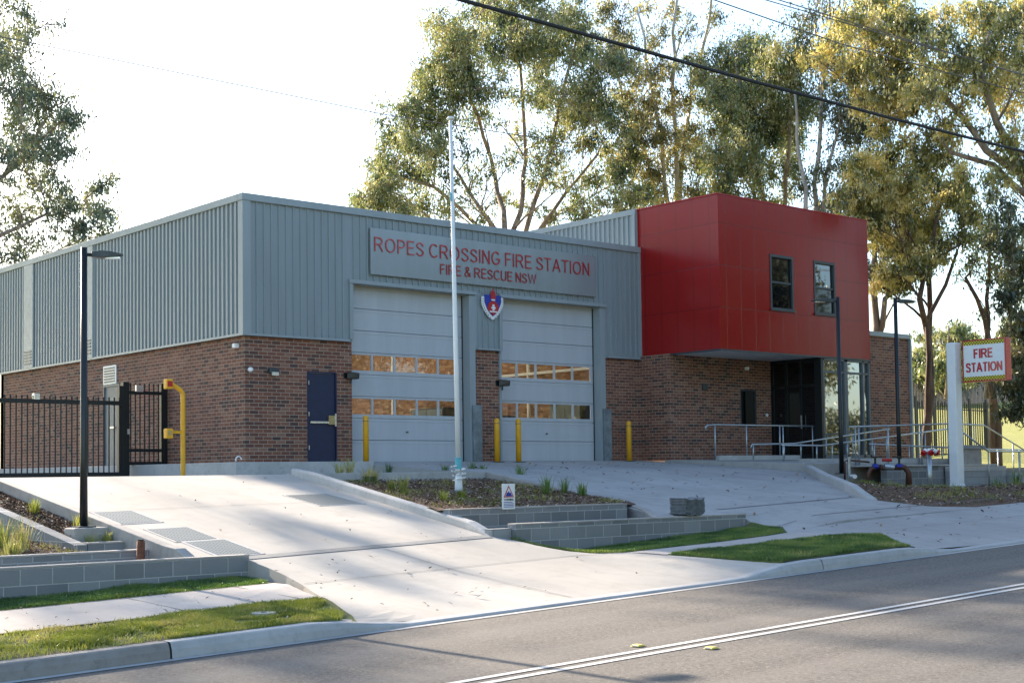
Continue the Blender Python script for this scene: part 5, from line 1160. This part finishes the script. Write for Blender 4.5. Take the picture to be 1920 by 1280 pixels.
# big right tree with leaning limbs, sunlight put into its leaf colour
add(44, (2010,900), [[(2000,520),(1920,330),(1850,280),(1800,215),(1745,150)],[(2000,520),(1920,330),(1870,230),(1840,150),(1855,60)],[(2000,520),(1945,380),(1860,310),(1780,285)],[(2000,520),(1960,250),(1930,100)]],
    [(1600,25,36),(1650,15,40),(1700,20,36),(1570,60,34),(1620,75,40),(1675,70,42),(1720,60,34),(1600,125,34),(1650,130,42),(1700,120,38),(1620,175,36),(1670,180,38),(1715,165,32),(1660,220,30),(1700,210,24),(1760,30,30,.6),(1790,80,34),(1820,30,36),(1865,20,44),(1905,50,44),(1770,125,30),(1830,110,34),(1880,100,40),(1915,130,38),(1750,180,30),(1795,170,30),(1850,170,28,.8),(1900,190,40),(1780,230,24,.7),(1900,250,34,.8),(1760,250,20,.5),(1870,330,26,.8),(1910,300,28)],
    'leaf_gold','bark','big golden gum with long leaning limbs filling the top right corner',25, thick=2.4, dens=1.2, r0_=.24)
# lower crown, sunlit gold put into its leaf colour
add(47, (1733,900), [[(1745,740),(1740,640),(1722,560),(1728,500),(1700,430),(1660,380)],[(1745,740),(1742,640),(1740,520),(1750,430),(1770,370)],[(1745,740),(1738,600),(1795,470)]],
    [(1620,310,28),(1660,300,34),(1710,290,34),(1760,300,30),(1800,330,28),(1610,355,34),(1655,350,38),(1705,345,38),(1755,350,36),(1805,370,30),(1625,400,32),(1670,400,36),(1720,395,36),(1770,400,32),(1815,410,24),(1650,440,24),(1700,440,28),(1750,445,28),(1795,445,24),(1690,480,24,1.2),(1730,485,22,1.2),(1765,480,16,.6),(1680,520,22,1.2),(1655,510,18)],
    'leaf_gold','bark_dark','bright golden round crowned gum on a dark bare trunk right of the red storey',26, thick=1.8, dens=1.35, r0_=.145)
add(50, (1641,900), [[(1641,610),(1637,520),(1634,440),(1650,400)],[(1641,660),(1660,560),(1700,520)]],
    [(1650,400,24),(1665,440,26,1.2),(1650,500,22,.9),(1700,510,24,1.2),(1680,535,20,1.0),(1610,380,24)],
    'leaf_dark','bark','slim gum trunk rising just behind the brick wing',27, thick=1.0, dens=1.2, r0_=.20)
add(50, (1870,900), [[(1872,800),(1862,720),(1850,640),(1858,560),(1855,470)],[(1862,740),(1850,600),(1810,520)]],
    [(1850,450,26,1.0),(1880,430,28,1.2),(1835,480,20,.5),(1905,470,30,1.3),(1890,510,26,1.3),(1915,540,24,1.2),(1820,500,16,.4),(1860,520,16,.6),(1845,590,16,.15),(1885,620,18,.15)],
    'leaf_green','bark_dark','crooked dark trunk standing by the right end of the picket fence',28, thick=1.2, r0_=.17)
add(40, (2010,900), [[(2000,760),(1985,650),(1965,560),(1950,480)]],
    [(1900,440,34,1.3),(1925,500,36,1.4),(1890,560,22,1.0),(1915,600,26,1.2),(1920,650,26,.8),(1905,700,30,1.3),(1925,740,34,1.3),(1900,770,16,.8)],
    'leaf_dark','bark_dark','dark overhanging gum foliage at the right edge beside the sign',29, thick=1.2, dens=1.3)
# far trees along the top of the field
for k, (x, yt, yb, wd, d, lb) in enumerate([(1775,595,742,34,100,'small bushy tree in the distance left of the sign post'),(1850,635,742,40,105,'distant round tree behind the FIRE STATION sign'),(1912,600,742,34,95,'distant tree at the far right edge of the field'),(1735,665,745,22,110,'distant low tree beside the dark trunk'),(1800,660,745,26,112,'distant low tree directly behind the sign post')]):
    rnd = random.Random(70+k)
    cl_ = [(x+rnd.uniform(-1,1)*wd, lerp(yt, yb-30, rnd.random()**1.1), rnd.uniform(11,17), 1.0) for _ in range(18)]
    add(d, (x, yb), [[(x, lerp(yt,yb,.5)),(x+4,yt+15)],[(x,lerp(yt,yb,.6)),(x-15,yt+30)]], cl_, 'leaf_green','bark', lb, 400+k, thick=2.5, ls=.34, dens=.9, r0_=.16, zbase=at(x,yb+5,d).z, grp='distant trees at the top of the field')
# hedge line along far fence
t = thing('hedge', tuple(at(1900,735,118)), 'dark hedge along the top of the field beyond the paling fence', 'hedge')
rnd = random.Random(5); V_ = []; F_ = []
for _ in range(9000):
    p = at(rnd.uniform(1700,2080), rnd.gauss(733,7), 122+rnd.uniform(-2,2)); s_ = .30
    a = Vector((rnd.gauss(0,1),rnd.gauss(0,1),rnd.gauss(0,1))).normalized()*s_; c = Vector((rnd.gauss(0,1),rnd.gauss(0,1),rnd.gauss(0,1))).normalized()*s_*.6; o = len(V_)
    V_ += [tuple(p-a),tuple(p+c),tuple(p+a),tuple(p-c)]; F_.append((o,o+1,o+2,o+3))
hb = MB(); hb.v = V_; hb.f = F_; hb.m = [0]*len(F_); hb.build('foliage', M['leaf_dark'], t, rec=False)
# trees across the road, seen mirrored in the glazing
RT = [(38,-36,13,'gum across the road nearest the steps'),(46,-37,16,'rounded gum across the road right of the first'),(53,-36,15,'gum set back from the far roadside'),(59,-41,15,'tall gum across the road to the right'),(28,-40,13,'short gum across the road to the left'),(72,-44,3.4,'low bushy gum across the road, right of the tall ones'),(14,-44,13,'leafy gum across the road behind the camera'),(0,-46,12,'broad gum across the road far to the left'),(84,-48,3.2,'small gum in the second row across the road'),(98,-56,4.2,'round small gum at the far end across the road')]
for k, (x, y, h, lb) in enumerate(RT):
    rnd = random.Random(500+k); cl_ = [((x+rnd.gauss(0,2.8), y+rnd.gauss(0,2.2), h*rnd.uniform(.22,1.0)), rnd.uniform(1.4,2.4)*min(1,h/9+.1), 1) for _ in range(22)]
    total += tree((x,y,-1.5), [[(x,y,-1.5),(x+.4,y,h*.5),(x+rnd.gauss(0,1),y,h*.9)]], cl_, 'leaf_dark', 'bark', lb, grp='trees across the road mirrored in the glass', seed=520+k, ls=.38, dens=.8)[1]
print('leaves', total)
